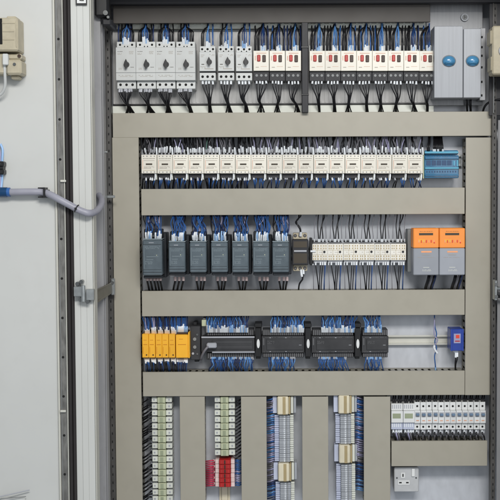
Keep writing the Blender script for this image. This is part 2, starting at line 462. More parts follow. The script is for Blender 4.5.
duct(114.0,137.2,140.8,506,'long vertical duct running down the left side of the plate',False)
duct(465.2,137.2,491.6,395.4,'long vertical duct running down the right side of the plate',False)
duct(141,188,465,215,'horizontal duct between the contactor row and the grey soft starters')
duct(141.6,290,465,316,'horizontal duct between the soft starter row and the controller row')
duct(142.6,371.2,465,396,'horizontal duct below the controller row and above the terminal strips')
for (a,b,l) in ((179.8,205.4,'short vertical duct between the two green and white terminal strips'),(241,267,'short vertical duct between the red ended strip and the blue wired strip'),(302,328.6,'short vertical duct between the two grey fine pitch terminal strips'),(363.6,390.6,'short vertical duct left of the miniature breakers and wall socket')):
    duct(a,396.4,b,506,l,False)
duct(391.2,440.8,487.6,466.4,'short horizontal duct between the miniature breakers and the socket')

# ------------------------------------------------------------------ DIN rails
def rail(x0,y,x1,label,h=11.5,vert=False,Y=0.062,m='galv'):
    r=empty('mounting_rail',PV((x0+x1)/2,y,YB),label,'mounting rail','metal mounting rails')
    loc=r.location; mb=MB()
    if not vert:
        A=P(x0,y,Y)[0]-loc.x; B=P(x1,y,Y)[0]-loc.x; z=P((x0+x1)/2,y,Y)[1]-loc.z; k=0.003*h/2
        mb.box(A,B,-0.004,-0.002,z-k*0.7,z+k*0.7,m)
        for s_ in (-1,1):
            mb.box(A,B,Y-YB,-0.004,z+s_*k*0.7-0.0006,z+s_*k*0.7+0.0006,m)
            mb.box(A,B,Y-YB-0.001,Y-YB,z+s_*k*0.66,z+s_*k,m)
    return r,mb
r,mb=rail(142,161,462,'rail carrying the cream contactors'); mb.build('rail_profile',r)
r,mb=rail(143,252,464,'rail carrying the soft starters and cream relays'); mb.build('rail_profile',r)
r,mb=rail(144,340.5,464,'rail carrying the black controller modules, bare at its right end',h=10,m='edge_white'); mb.build('rail_profile',r)
r,mb=rail(392,417,486,'rail carrying the miniature circuit breakers'); mb.build('rail_profile',r)
def vrail(px,y0,y1,label,wpx=11,m='term_cream'):
    r=empty('mounting_rail',PV(px,(y0+y1)/2,YB),label,'mounting rail','metal mounting rails')
    k=0.003; h=(y1-y0)/2*0.003; mb=MB()
    mb.box(-wpx*.25*k,wpx*.25*k,-0.012,-0.010,-h,h,m,0.0004)
    for s_ in (-1,1):
        mb.box(s_*wpx*.25*k,s_*(wpx*.25*k+0.001),-0.0098,-0.002,-h,h,m)
        mb.box(s_*wpx*.3*k,s_*wpx*.5*k,-0.004,-0.002,-h,h,m)
    mb.build('rail_profile',r)
vrail(161.8,397,506,'vertical rail behind the leftmost terminal strip')
vrail(224.5,397,506,'vertical cream rail showing below the red terminal blocks')
vrail(284,397,506,'vertical rail behind the third terminal strip from the left',m='galv')
vrail(345,397,506,'vertical rail behind the fourth terminal strip from the left',m='galv')

# ------------------------------------------------------------------ ROW 1
# busbar cover panel
d=Dev('busbar_cover','long ribbed grey cover panel behind the top row of breakers','panel',None,272,68,0.055)
bx=[(-158,160,-36,35,0.055,0.076,'busbar_cover')]
u=-156
while u<158: bx.append((u,u+1.1,15,34,0.0535,0.0549,'busbar_cover',0.0003)); u+=4.0
d.part('panel',bx)
d.part('backing_strip',[(-158,160,37.4,44.5,0.04,0.07,'term_white'),(-158,160,-44.5,-38.4,0.04,0.07,'term_white')])
d.part('edge_strip',[(-158,160,35.2,36.8,0.045,0.07,'black'),(-158,160,-38,-36.2,0.055,0.07,'mid_grey')])

def big_breaker():
    d=Dev('motor_breaker','x','circuit breaker','large rotary motor breakers in the top row',126,64,-0.02)
    d.part('housing',[(-9.9,9.9,-16.5,16.2,-0.02,0.05,'light_grey',0.0012),(-9.4,9.4,-22.5,-16.7,-0.008,0.05,'light_grey',0.001),(-9.4,9.4,16.4,24,-0.006,0.05,'light_grey',0.001)])
    d.part('front_seam',[(-9.8,9.8,8.3,8.8,-0.0206,-0.019,'mid_grey',0.0001)])
    d.part('terminal_screw',cyls=[(u,20,1.3,-0.0068,0.0,'dark_slot') for u in (-6,0,6)]+[(u,-19.5,1.1,-0.0088,0.0,'dark_slot') for u in (-6,6)]+[(u,-17.8,0.6,-0.0088,0.0,'dark_slot') for u in (-1.5,1.5)])
    k=d.part('rotary_knob',cyls=[(0.8,0.6,3.0,-0.026,-0.0195,'black',18,2.6)])
    s=d.s; mb=MB(); mb.prism([((0.8+a)*s,(-0.6+b)*s) for a,b in ((0,5.0),(1.7,1.5),(1.3,-3.0),(0,-4.6),(-1.3,-3.0),(-1.7,1.5))],-0.036-YB,-0.026-YB,'black'); mb.build('knob_grip',k)
    d.part('label_print',[]+prints(-8,-3,-12.5,-0.02,'ink',rows=1)+prints(-8,-4,-10.8,-0.02,rows=2)+prints(3.5,8,-12.5,-0.02,rows=3)+prints(-7,7,11,-0.02,rows=2)+prints(-7,-4,4,-0.02,rows=2)+prints(4.5,8,3,-0.02,'ink'))
    return d.root
def mid_breaker():
    d=Dev('motor_breaker','x','circuit breaker','small rotary motor breakers in the top row',207.5,63,-0.012)
    d.part('housing',[(-8,8,-11,8,-0.012,0.05,'light_grey',0.001),(-7.8,7.8,-17,-11.2,-0.003,0.05,'light_grey',0.001),(-8,8,9.6,17,-0.009,0.05,'light_grey',0.001)])
    d.part('front_seam',[(-7.9,7.9,8.1,9.5,-0.004,0.04,'black_soft',0.0001)])
    d.part('terminal_screw',cyls=[(u,13.4,1.3,-0.0098,0.0,'dark_slot') for u in (-5,0,5)]+[(u,-14,1.1,-0.0038,0.01,'dark_slot') for u in (-5.4,0,5.4)]+[(u,-11.9,0.6,-0.0038,0.01,'dark_slot') for u in (-2.5,2.5)])
    k=d.part('rotary_knob',cyls=[(1.8,-1.0,2.8,-0.018,-0.0115,'black',18,2.4)])
    s=d.s; mb=MB(); mb.prism([((1.8+a)*s,(1.0+b)*s) for a,b in ((0,4.6),(1.6,1.5),(1.2,-2.6),(0,-4.2),(-1.2,-2.6),(-1.6,1.5))],-0.028-YB,-0.018-YB,'black'); mb.build('knob_grip',k)
    d.part('label_print',[(-6,-3.2,1.0,1.7,-0.0124,-0.0119,'ink',0),(-6.5,-3,-8,-7.6,-0.0124,-0.0119,'ink_faint',0),(-6.5,-4,-6.4,-6,-0.0124,-0.0119,'ink_faint',0),(-3,6,5.5,6.1,-0.0124,-0.0119,'ink_faint',0)]+prints(2,7,-8.6,-0.012,rows=2)+prints(-7,-2,3.5,-0.012,rows=2))
    return d.root
def button_breaker():
    d=Dev('button_breaker','x','circuit breaker','cream push button breakers in the top row',261,65,-0.014)
    d.part('housing',[(-7.7,7.7,-14,5.8,-0.014,0.05,'cream',0.001)])
    d.part('red_button',[(-4.0,-0.7,-9.8,-3.4,-0.019,-0.0138,'red',0.0018)])
    d.part('dark_button',[(1.2,4.6,-9.6,-2.8,-0.018,-0.0138,'dark_brown',0.0014)])
    d.part('label_print',[(-6.3,-5.2,-9,-4.5,-0.0144,-0.0139,'cream_pink',0),(-4.6,5.2,-12,-11.1,-0.0144,-0.0139,'cream_pink',0),(-5.5,-2.4,2.0,2.6,-0.0144,-0.0139,'ink_faint',0),(-0.6,5.5,1.4,1.8,-0.0144,-0.0139,'cream_pink',0)])
    d.part('contact_block',[(-7.7,7.7,6.1,15.5,-0.004,0.05,'black_soft',0.001),(-7.7,7.7,-21,-14.2,0.02,0.05,'light_grey',0.001)])
    d.part('terminal_screw',cyls=[(u,10,1.3,-0.0048,0.0,'mid_grey') for u in (-4.6,0,4.6)])
    return d.root
def up_wires(cx,t,label,group,Y0,blacks,blues,ytop=24,cxb=0):
    ws=[]
    for u in blacks:
        a=rn(-.4,.4)
        if random.random()<.42:
            ws.append(([(cx+u,t,Y0),(cx+u+a*.5,t-(t-ytop)*.3,Y0-0.002),(cx+u+a,t-(t-ytop)*.65,Y0+rn(0,.01)),(cx+u+a+rn(-.8,.8),ytop+2,Y0+0.025),(cx+u*.9+a,ytop-1.5,0.045)],0.72,random.choice(['wire_black','wire_black','wire_navy','wire_blue']),'ferrule_grey' if random.random()<.3 else None,2)); continue
        ws.append(([(cx+u,t,Y0),(cx+u+a*.5,t-(t-ytop)*.3,Y0-0.003),(cx+u*.97+a,t-(t-ytop)*.58,Y0-0.004),(cx+u*.6+cxb*.5,ytop+5.0,Y0+0.008),(cx+u*.2+cxb*.8,ytop+3,Y0+0.02),(cx+cxb+u*.15,ytop-1.5,0.045)],rn(.6,.75),'wire_black',None,0))
    for u in blues:
        a=rn(-1.3,1.3)
        ws.append(([(cx+u,t+1,Y0-0.006),(cx+u+a*.4,t-(t-ytop)*.3,Y0-0.012),(cx+u+a,t-(t-ytop)*.6,Y0-0.012+rn(-.006,.006)),(cx+cxb+a*.4,ytop+3,Y0+0.01),(cx+cxb+rn(-1,1),ytop-1.5,0.04)],0.42,random.choice(['wire_blue','wire_navy','wire_sky']),random.choice(['ferrule_white','ferrule_white','ferrule_blue']),rn(4.0,8)))
    bundle(label,ws,group)
def down_wires(cx,t,label,group,us,yb=111.5,skew=2,r=0.62,fer='ferrule_white',conv=0.55,Y0=0.0,fl=4):
    ws=[]
    bow=rn(-2,2); sp=rn(.1,.75); skew=skew+rn(-1.2,1.2); conv=conv+rn(-.08,.1)
    for u in us:
        ws.append(([(cx+u,t,Y0),(cx+u*rn(.85,1.1),t+(yb-t)*.2,Y0-rn(0,.008)),(cx+u*rn(.15,.45)+skew*.15+bow,t+(yb-t)*conv,Y0+rn(-.004,.006)),(cx+u*.2+skew*.7,yb-(yb-t)*.2,Y0+0.015),(cx+skew+u*sp+rn(-.5,.5),yb+1.5,0.04)],r*rn(.85,1.1),'wire_black',fer,fl))
    bundle(label,ws,group)
G1='black and blue wires above the top row breakers'; G2='black wires below the top row breakers'
b=big_breaker()
for i,cx in enumerate((125.6,145.6,165.4,185.3)):
    place(b,cx,64,-0.02,f'large pale grey breaker with black rotary knob, {ORD[i+1]} of the four at the left',i==0)
    up_wires(cx,43.5,f'black and blue wires rising from the {ORD[i+1]} large rotary knob breaker',G1,0.0,(-7,-5.4,-3.8,3.5,5,6.8,7.8),(-1.8,-.6,.6,1.8,2.6,-2.6),cxb=rn(-1,1.5))
    down_wires(cx,88.5,f'thick black wires hanging below the {ORD[i+1]} large rotary knob breaker',G2,(-5.6,-4,-.5,.8,4,5.5),skew=5,r=0.9,fer='ferrule_grey')
b=mid_breaker()
for i,cx in enumerate((207.6,226,243.9)):
    place(b,cx,63,-0.012,f'narrow grey breaker with rotary knob, {ORD[i+1]} of the three right of the large ones',i==0)
    up_wires(cx,47,f'black and blue wires rising from the {ORD[i+1]} narrow rotary knob breaker',G1,0.004,(-5.8,-4.4,5.4),(-1.4,0,1.4,2.4),cxb=1)
    down_wires(cx,80.5,f'black wires converging below the {ORD[i+1]} narrow rotary knob breaker',G2,(-5,-1.4,1.4,5),skew=rn(2,5),r=0.72)
b=button_breaker()
xs=[261.2,277.2,293.4]+[309.4+15.72*(i+.5) for i in range(8)]
for i,cx in enumerate(xs):
    if i<3: w=f'{ORD[i+1]} of the three left of the black post'
    else: w=f'{ORD[i-2]} of the eight right of the black post'
    place(b,cx,65,-0.014,f'cream breaker with red and dark buttons, {w}',i==0)
    up_wires(cx,51.5,f'wires rising from red button breaker, {w}',G1,0.016,(-6.4,-5.2,-3.4,-2.2,6.0,7.0),(-.2,.9,2.0,3.1,1.4,2.6),cxb=2.0)
    down_wires(cx,80.5,f'black wires below the red button breaker, {w}',G2,(-4.6,-1.3,1.3,4.6),skew=rn(-1,3.5),r=0.62)
# black post
d=Dev('cable_post','dark vertical post dividing the cream red button breakers','post',None,305,68,-0.02)
d.part('post_cover',[(-3.2,3.2,-45,44,-0.02,0.03,'black_soft',0.0015)])
d.part('clip',[(-3.6,3.6,-21.5,-19.8,-0.0225,0.0,'black',0.0005),(-3.6,3.6,25.5,27,-0.0225,0.0,'black',0.0005)])

# steel enclosure
d=Dev('switch_enclosure','brushed steel switch enclosure with two blue round inserts at top right','enclosure',None,459,55,-0.04)
d.part('backing_plate',[(-29.4,28.2,-70,47.6,0.036,0.040,'steel',0.001)])
c1=d.part('cover',[(-24.6,4.0,-28.6,42.2,-0.04,0.0355,'steel_cover',0.0015)])
c2=d.part('cover',[(4.5,22,-26,42.2,-0.04,0.0355,'steel_cover',0.0015)])
d.part('side_channel',[(22.3,28.2,-28,44,-0.012,0.0355,'steel',0.0012)])
d.part('slot',[(23.6,25.3,v,v+2.2,-0.0127,-0.011,'dark_slot',0.0001) for v in (-20,-1.5,10,24.5,38,-10)])
for (u,c) in ((-10,c1),(13.4,c2)):
    mb=MB(); s=d.s
    mb.dome((u*s,-0.0402-YB,-6*s),7.0*s,6.0*s,0.002,'mid_grey'); mb.build('insert_rim',c)
    mb=MB(); mb.dome((u*s,-0.0412-YB,-6*s),6.4*s,5.3*s,0.012,'blue_dome'); q=mb.build('blue_insert',c)
    mb=MB(); mb.box((u-5)*s,(u+5)*s,-0.0535-YB,-0.046-YB,-9.6*s,-7.2*s,'blue_block',0.003); mb.build('insert_lip',q)
mb=MB(); s=d.s; mb.cyl((9.6*s,0.0357-YB,41*s),'Y',4.1*s,-0.007,'steel_cover',24,3.8*s); mb.build('round_lock',d.root)
mb=MB(); mb.cyl((9.6*s,0.0286-YB,41*s),'Y',2.6*s,-0.0015,'mid_grey',20); mb.box(8.9*s,9.3*s,0.0255-YB,0.0270-YB,39.2*s,42.8*s,'black'); mb.box(9.4*s,11.2*s,0.0258-YB,0.0270-YB,40.8*s,41.2*s,'black'); mb.build('lock_slot',d.root.children[-1])
bundle('two thick black cables dropping from the steel enclosure into the duct',[([(466.5,98,0.02),(466.8,104,0.02),(467.4,113,0.04)],1.0,'wire_black',None,0),([(470.6,98,0.02),(470.4,104,0.018),(470.8,113,0.04)],1.2,'wire_black',None,0)],'thick black cables at the upper right')
bundle('black cable curving in from the right edge to the duct end',[([(506,99,-0.03),(496,100,-0.02),(488,103,-0.005),(484,108,0.01),(482.6,114,0.035)],1.1,'wire_black',None,0)],'thick black cables at the upper right')
# beige filter, right edge
c=PV(498.5,50,-0.12); r_=empty('beige_module',c,'beige moulded module cut off by the right edge near the top','module')
k=S(-0.12)
mb=MB(); mb.box(-6*k,14*k,0,0.06,-24*k,24*k,'beige_box',0.004); mb.box(-7.8*k,-5.6*k,0.005,0.06,6*k,20*k,'beige_box',0.003); mb.box(-7.2*k,-5.6*k,0.005,0.06,-20*k,-6*k,'beige_box',0.003); mb.build('housing',r_)
mb=MB(); mb.cyl((6*k,0,-1*k),'Y',6.2*k,-0.006,'ferrule_grey',24,5.8*k); mb.build('round_cap',r_)
c=PV(496.8,40,-0.02); r_=empty('black_side_plate',c,'black plate behind the beige module at the right edge','bracket')  # black plate filling the dark area behind the module
mb=MB(); mb.box(-7.5*0.003,12*0.003,0,0.004,-74*0.003,55*0.003,'black_soft',0.001); mb.build('bracket_plate',r_)
mb=MB(); mb.box(-3.8*0.003,-2.8*0.003,-0.01,-0.0005,-72*0.003,-26*0.003,'mid_grey',0.001); mb.build('edge_rib',r_)

# ------------------------------------------------------------------ ROW 2 contactors
d=Dev('contactor','x','contactor','cream contactors in the second row',149,164,-0.012)
d.part('housing',[(-7.65,7.65,-9.2,9.4,-0.012,0.05,'cream',0.001)])
d.part('rating_plate',[(-3.2,3.2,-0.6,1.0,-0.0124,-0.0115,'ink',0)])
d.part('label_print',[(-6.6,-5.9,-4,5,-0.0124,-0.0119,'cream_pink',0),(-5.5,5.5,-3.6,-3.2,-0.0124,-0.0119,'ink_faint',0),(-5.5,2,4.0,4.4,-0.0124,-0.0119,'ink_faint',0),(-6,6,6.2,6.5,-0.0124,-0.0119,'term_tan',0)]+prints(-6,6,-5.6,-0.012,'ink',h=.35)+prints(-5,5,2.2,-0.012,rows=2))
d.part('upper_terminals',[(-7.4,7.4,-14.6,-9.4,0.006,0.05,'ferrule_grey',0.0008)]+[(u-.9,u+.9,-13,-10,0.004,0.0059,'dark_slot',0) for u in (-5.4,-1.8,1.8,5.4)])
d.part('lower_terminals',[(-7.4,4.6,9.6,14.5,0.002,0.05,'black_soft',0.0008),(4.9,7.4,9.6,15.5,0.002,0.05,'term_white',0.0008)])
d.part('terminal_screw',cyls=[(u,-7.7,0.6,-0.0125,-0.01,'mid_grey',8) for u in (-5.4,-2,2,5.4)]+[(u,8.0,0.6,-0.0125,-0.01,'mid_grey',8) for u in (-5.4,-2,2,5.4)])
root=d.root
GA='dense wires above the cream contactors'; GB='blue and black wires below the cream contactors'
for i in range(18):
    cx=141.3+15.66*(i+.5)
    lab=f'{ORD[i+1]} cream contactor from the left in the long second row' if i<9 else (f'{ORD[18-i]} cream contactor from the right end beside the blue block' if i<17 else 'rightmost cream contactor, touching the blue relay block')
    place(root,cx,164,-0.012,lab,i==0)
    w=f'{ORD[i+1]} from the left' if i<9 else f'{ORD[18-i]} from the right end'
    ws=[]; pal=(['wire_black','wire_grey','wire_black','wire_lilac'] if i>6 else ['wire_black','wire_grey','wire_black','wire_black']) if i>4 or i<2 else ['wire_black','wire_green','wire_grey','wire_black']
    if i<5: pal=pal+['wire_lilac']
    for u in (-5.6,-3.8,-2,-.2,1.8,3.6,5.4):
        e=u+rn(-3,3)
        ws.append(([(cx+u,152.2,0.002),(cx+u+rn(-.6,.6),148,-0.004),(cx+(u+e)/2,143,rn(-.008,.01)),(cx+e,139.5,0.02),(cx+e,136,0.04)],rn(.45,.62),random.choice(pal),random.choice(['ferrule_grey','ferrule_white','ferrule_white',None]),rn(3,7)))
    for u in ((-6,-2,2,6) if i<7 else (-4,)):
        ws.append(([(cx+u,151,0.03),(cx+u+rn(-1.5,1.5),145,0.03),(cx+u+rn(-2,2),136,0.045)],.7,'wire_black',None,0))
    ws.append(([(cx+7.6,154.5,-0.006),(cx+7.4,150,-0.008),(cx+7.0,146,0),(cx+6,137,0.04)],.5,'wire_black','ferrule_white',7))
    bundle(f'black and grey wires crowded above the cream contactor {w}',ws,GA)
    ws=[]
    for u in (-5,-3,1.5,3.4):
        e=u+rn(-3,3)
        ws.append(([(cx+u,178,0.004),(cx+u*.9+rn(-.5,.5),181,-0.004),(cx+(u+e)/2,184.5,0.005),(cx+e,189,0.04)],rn(.5,.65),random.choice(['wire_blue','wire_navy','wire_black','wire_blue']),random.choice([None,'ferrule_white','ferrule_grey']),rn(2.5,4)))
    ws.append(([(cx+6.2,173.6,-0.004),(cx+6.0,178,-0.008),(cx+4.4,183.5,0.0),(cx+3.2,189,0.04)],.5,'wire_blue','ferrule_white',7))
    if i<7:
        for u in (-6,-1,4): ws.append(([(cx+u,177,0.03),(cx+u+rn(-2,2),189,0.045)],.8,'wire_black',None,0))
    bundle(f'blue and black wires curling below the cream contactor {w}',ws,GB)
# blue relay block
d=Dev('relay_block','translucent blue relay terminal block at the right end of the contactors','relay block',None,441.6,163.8,-0.005)
d.part('housing',[(-17,17.4,-8.6,14.2,0.0,0.055,'blue_block',0.002),(-16.4,17,-13.6,-9.0,0.008,0.055,'blue_block',0.002)])
d.part('upper_ridge',[(-16.6,17.0,-12.4,-10.4,-0.002,0.0075,'blue_light',0.0012)])
d.part('middle_ridge',[(-16.6,17.2,-7.4,-4.6,-0.006,-0.0005,'blue_block',0.0014),(-16.6,17.2,3.4,5.2,-0.006,-0.0005,'blue_light',0.0012),(-16.6,17.2,10.6,12.2,-0.005,-0.0005,'blue_block',0.0012)])
d.part('relay_slot',[(u,u+4.4,-3.4,1.4,-0.0012,0.001,'blue_deep',0.0003) for u in (-15,-9.8,-4.6,.6,5.8)]+[(12,13.2,-3,2,-0.003,0.001,'blue_light',0.0003),(15.2,16.6,-3.6,2.6,-0.003,0.001,'blue_light',0.0003)])
d.part('terminal_hole',[(u,u+1.2,7,8.6,-0.0008,0.001,'blue_deep',0) for u in [-15+2.6*q for q in range(12)]]+[(u,u+1.2,-8.4,-7.8,-0.0008,0.001,'blue_deep',0) for u in [-15+2.6*q for q in range(12)]])
d.part('end_plate',[(-18.3,-17.2,-12.5,14.6,0.0,0.055,'term_green',0.0008)])
ws=[]
for u in (-14,-12.4,-8,-6.6,-5.2,-3.6,-2,-.4,1.2):
    ws.append(([(441.6+u,151.5,0.006),(441.6+u,147,0.0),(441.6+u*.9-.5,142,0.01),(441.6+u*.85-1,136,0.04)],.75,'wire_black',random.choice(['ferrule_white','ferrule_white',None]) if u>-9 else None,3))
bundle('black wires with white sleeves entering the top of the blue block',ws,GA)

# ------------------------------------------------------------------ ROW 3 soft starters
def starter(w,h,wbase,name_group):
    d=Dev('soft_starter','x','soft starter',name_group,150,257,-0.075)
    W=w/2; H=h/2
    d.part('housing',[(-W,W,-H+1,H,-0.075,-0.01,'starter',0.003),(-W,W,-H-0.5,-H+0.9,-0.068,-0.01,'starter_rim',0.0012)])
    d.part('base',[(-W+0.1,wbase,-H-6,H+3.4,-0.0098,0.06,'starter_dark',0.002)])
    d.part('lower_lip',[(-W+0.3,W-0.3,H+0.2,H+3.2,-0.064,-0.0102,'starter_dark',0.002)])
    d.part('terminal_head',[(-W+.5,W-.5,-H-10,-H-0.8,-0.048,-0.0102,'starter_dark',0.002)])
    d.part('label_print',[(-W*.35,W*.15,-H+3.2,-H+3.8,-0.0755,-0.0748,'ferrule_grey',0),(-W*.6,W*.6,-1,-.5,-0.0755,-0.0748,'starter_rim',0),(-W*.6,W*.1,2,2.4,-0.0755,-0.0748,'starter_rim',0),(-W+.6,W-.6,H-3.6,H-3.1,-0.0755,-0.0748,'starter_dark',0)])
    d.part('front_seam',[(-W+.8,W-.8,-H+5,-H+5.4,-0.0754,-0.0748,'starter_dark',0),(-W+.8,W-.8,H-6.2,H-5.9,-0.0754,-0.0748,'starter_dark',0),(-W+1.2,-W+1.6,-H+6,H-7,-0.0753,-0.0748,'starter_rim',0)]+prints(-W+2.5,W-2,-H+7,-0.075,'starter_rim',rows=3)+prints(-W+2.5,0,4,-0.075,'starter_rim',rows=3))
    d.part('terminal_screw',cyls=[(u*W*.6,-H-3,1.0,-0.0495,-0.047,'screw',10) for u in (-1,0,1)])
    d.part('status_lamp',[(W*.4,W*.4+.8,-2.6,-1.8,-0.0758,-0.0748,'term_green',0)])
    return d
GS='grey blue soft starters in the third row'
big=starter(19.6,36.5,W if False else 12.0,GS)
place(big.root,152.4,257.5,-0.075,'widest grey blue soft starter, at the left end of the row',True)
sm=starter(16.6,31,10.8,GS)
SX=[(177.0),(198.2),(219.2),(240.2),(261.2),(280.8)]
GC='blue and black wires above the soft starters'; GD='black wires below the soft starters'
for i,cx in enumerate([152.4]+SX):
    if i>0: place(sm.root,cx,257,-0.075,f'narrow grey blue soft starter, {ORD[i]} of the six right of the wide one',i==1)
    w='wide soft starter at the left end' if i==0 else f'{ORD[i]} narrow soft starter'
    t=240 if i>0 else 239; ws=[]
    for c0 in ((-5.5,3.6) if i==0 else (-4.8,2.2)):
        for q in range(5):
            u=c0+q*1.15-.3; e=u*.7+rn(-3.5,3.5)
            u+=rn(-.5,.5)
            ws.append(([(cx+u,t+rn(-.6,.8),-0.056),(cx+u+rn(-.5,.6),t-5.5,-0.062-rn(0,.008)),(cx+u+rn(-1,1)+1.0,t-10.5,-0.05),(cx+(u+e)/2+rn(-2,2),t-17,rn(-.03,-.01)),(cx+e,217,0.01),(cx+e,213,0.04)],.55,random.choice(['wire_blue','wire_blue','wire_navy','wire_blue']),random.choice(['ferrule_white','ferrule_white','ferrule_blue']),rn(4.5,10)))
    for q in range(9):
        u=rn(-7,7); e=u+rn(-3,3)
        ws.append(([(cx+u,t-5,-0.03),(cx+u+rn(-3,3),t-13,-0.025),(cx+e+rn(-1,1),t-20,-0.0),(cx+e,213,0.04)],rn(.5,.75),random.choice(['wire_black','wire_black','wire_navy','wire_lilac','wire_blue']),None,0))
    bundle(f'tangled blue and black wires feeding the {w}',ws,GC)
    ws=[]
    us=(-6.5,-3.2,0.5,3.5,6.5) if i==0 else ((-3.4,0.6,4.6) if i==1 else (-3.0,1.4,4.6))
    for q,u in enumerate(us):
        sk=(2.0 if i==0 else (-2.2 if i==1 else (1.8 if q==0 else (-.8 if q==1 else -1.8))))
        ws.append(([(cx+u+1.5,277.5,-0.015),(cx+u+1.5,281.5,-0.018),(cx+u+1.5+sk*.5,286,0.0),(cx+u+1.5+sk,292,0.04)],.95,'wire_black','ferrule_pink',3.2))
    bundle(f'thick black wires leaving the bottom of the {w}',ws,GD)
# phase monitor relay
d=Dev('monitoring_relay','dark square monitoring relay on a beige socket beside the soft starters','relay',None,300.2,252.8,-0.02)
d.part('housing',[(-8,8.2,-13.2,12.2,-0.02,0.03,'dark_brown' if False else 'black_soft',0.0016)])
d.part('label_panel',[(-6.2,6.4,-2.6,-1.0,-0.0206,-0.0195,'ferrule_grey',0.0001),(-6.6,6.8,0.6,10.4,-0.0206,-0.0195,'ink',0.0001),(-6.6,6.8,-11.4,-5.4,-0.0206,-0.0195,'ink',0.0001)])
d.part('socket',[(-7.0,7.2,-19.5,-13.4,0.0,0.06,'beige_box',0.0015),(-7.0,7.2,12.4,18.8,0.0,0.06,'beige_box',0.0015)])
d.part('terminal_screw',cyls=[(u,v,1.7,-0.001,0.0005,'dark_brown') for u in (-4.8,0,4.8) for v in (-17,16)]+[(u,v,1.1,-0.002,0.0005,'screw') for u in (-4.8,0,4.8) for v in (-17,16)])
bundle('short black wires looping into the top of the dark monitoring relay',[([(300.8,236,-0.004),(300.6,230,-0.01),(299.2,226.5,-0.01),(295.6,222.5,0),(298.6,218.5,0.01),(299,213,0.04)],.75,'wire_black','ferrule_white',4.5),([(299.6,236,-0.004),(300,230,-0.01),(297.2,224.5,-0.01),(296.8,220,0),(300.6,216.5,0.02),(300.4,213,0.04)],.6,'wire_black','ferrule_grey',4)],'wires at the monitoring relay')
bundle('black wire leaving the bottom of the dark monitoring relay',[([(301,270,-0.002),(301.6,275,-0.008),(302.6,279,-0.006),(299.4,284,0.0),(298.4,292,0.04)],.8,'wire_black','ferrule_white',7),([(303.4,270,-0.002),(303.6,275,-0.008),(302.0,280,-0.006),(298.8,286,0.0),(299.0,292,0.04)],.6,'wire_black','ferrule_white',4.5)],'wires at the monitoring relay')
# end clamp + cream relays
d=Dev('end_clamp','small black rail clamp left of the cream relays','clamp',None,312.0,251.5,-0.005)
d.part('clamp_body',[(-2.2,0.4,-13.5,13.8,-0.005,0.06,'black',0.001),(0.4,1.8,-11,-8.5,-0.003,0.06,'black',0.0005),(0.4,1.8,9,12,-0.003,0.06,'black',0.0005)])
d.part('marker_tag',[(-1.6,3.4,-1.2,0.6,-0.0062,-0.004,'ferrule_white',0.0004)])
d=Dev('interface_relay','x','relay','cream interface relays in the third row',320,252,0.0)
d.part('housing',[(-7.8,7.8,-8.2,8.4,0.0,0.055,'relay_white',0.001)])
d.part('top_bar',[(-6.8,6.8,-11,-9.4,0.004,0.05,'black_soft',0.0005)])
d.part('terminal_holes',[(u-.45,u+.45,v-.8,v+.8,-0.0005,0.001,'term_tan',0) for u in (-6.2,-4.3,-1.6,1.2,4.1,6.2) for v in (-6.2,-3.6,4.2,6.9)])
d.part('unit_seam',[(-2.6,-2.35,-7.6,7.8,-0.0004,0.001,'term_tan',0),(2.4,2.65,-7.6,7.8,-0.0004,0.001,'term_tan',0),(-7.2,7.2,-1.9,-1.7,-0.0004,0.001,'term_tan',0),(-7.2,7.2,2.4,2.6,-0.0004,0.001,'term_tan',0)]+prints(-6,3,0,0.0,'ink_faint'))
d.part('push_button',cyls=[(4.6,-0.2,1.15,-0.002,0.0003,'black',12)])
d.part('terminal_base',[(-7.2,7.2,8.6,11,0.008,0.055,'ferrule_grey',0.0006)])
root=d.root
for i in range(6):
    cx=311.6+15.7*(i+.5)+.3
    place(root,cx,252,0.0,f'cream interface relay with a black button, {ORD[i+1]} of six from the left',i==0)
    ws=[]
    for (u,e) in ((-5.4,-4.6+rn(-1,1)),(-1.2,-3.4+rn(-1,1)),(0.0,2.4+rn(-1,1)),(3.2,1.2+rn(-1,1)),(6.4,5.6)):
        if i==0 and u==-5.4: e=-5.2
        thin=u in (-5.4,6.4)
        ws.append(([(cx+u,241.5,0.004),(cx+u+(e-u)*.1,236,-0.002),(cx+u+(e-u)*.6+rn(-.5,.5),226,0.0),(cx+e+1.5,217,0.015),(cx+e+1.6,213,0.04)],.32 if thin else .55,'wire_grey' if thin else 'wire_black','ferrule_white',3))
    bundle(f'thin black wires fanning up from the {ORD[i+1]} cream interface relay',ws,'wires above the cream interface relays')
    ws=[]
    for (u,e,m,r) in ((-4.0,-1.2+rn(-.6,.6),'wire_black',.55),(2.8,1.4+rn(-1,1),'wire_black',.5),(0.6,-.4,'wire_black',.5),(-6.8,-6.2,'wire_grey',.3),(5.6,4.2,'wire_blue',.42),(4.9,4.6,'wire_navy',.42)):
        ws.append(([(cx+u,262.3,0.006),(cx+u,266,0.0),(cx+u+(e-u)*.6,277,0.0),(cx+e,286,0.015),(cx+e,293,0.04)],r,m,'ferrule_white',3.4))
    bundle(f'black and blue wires hanging from the {ORD[i+1]} cream interface relay',ws,'wires below the cream interface relays')
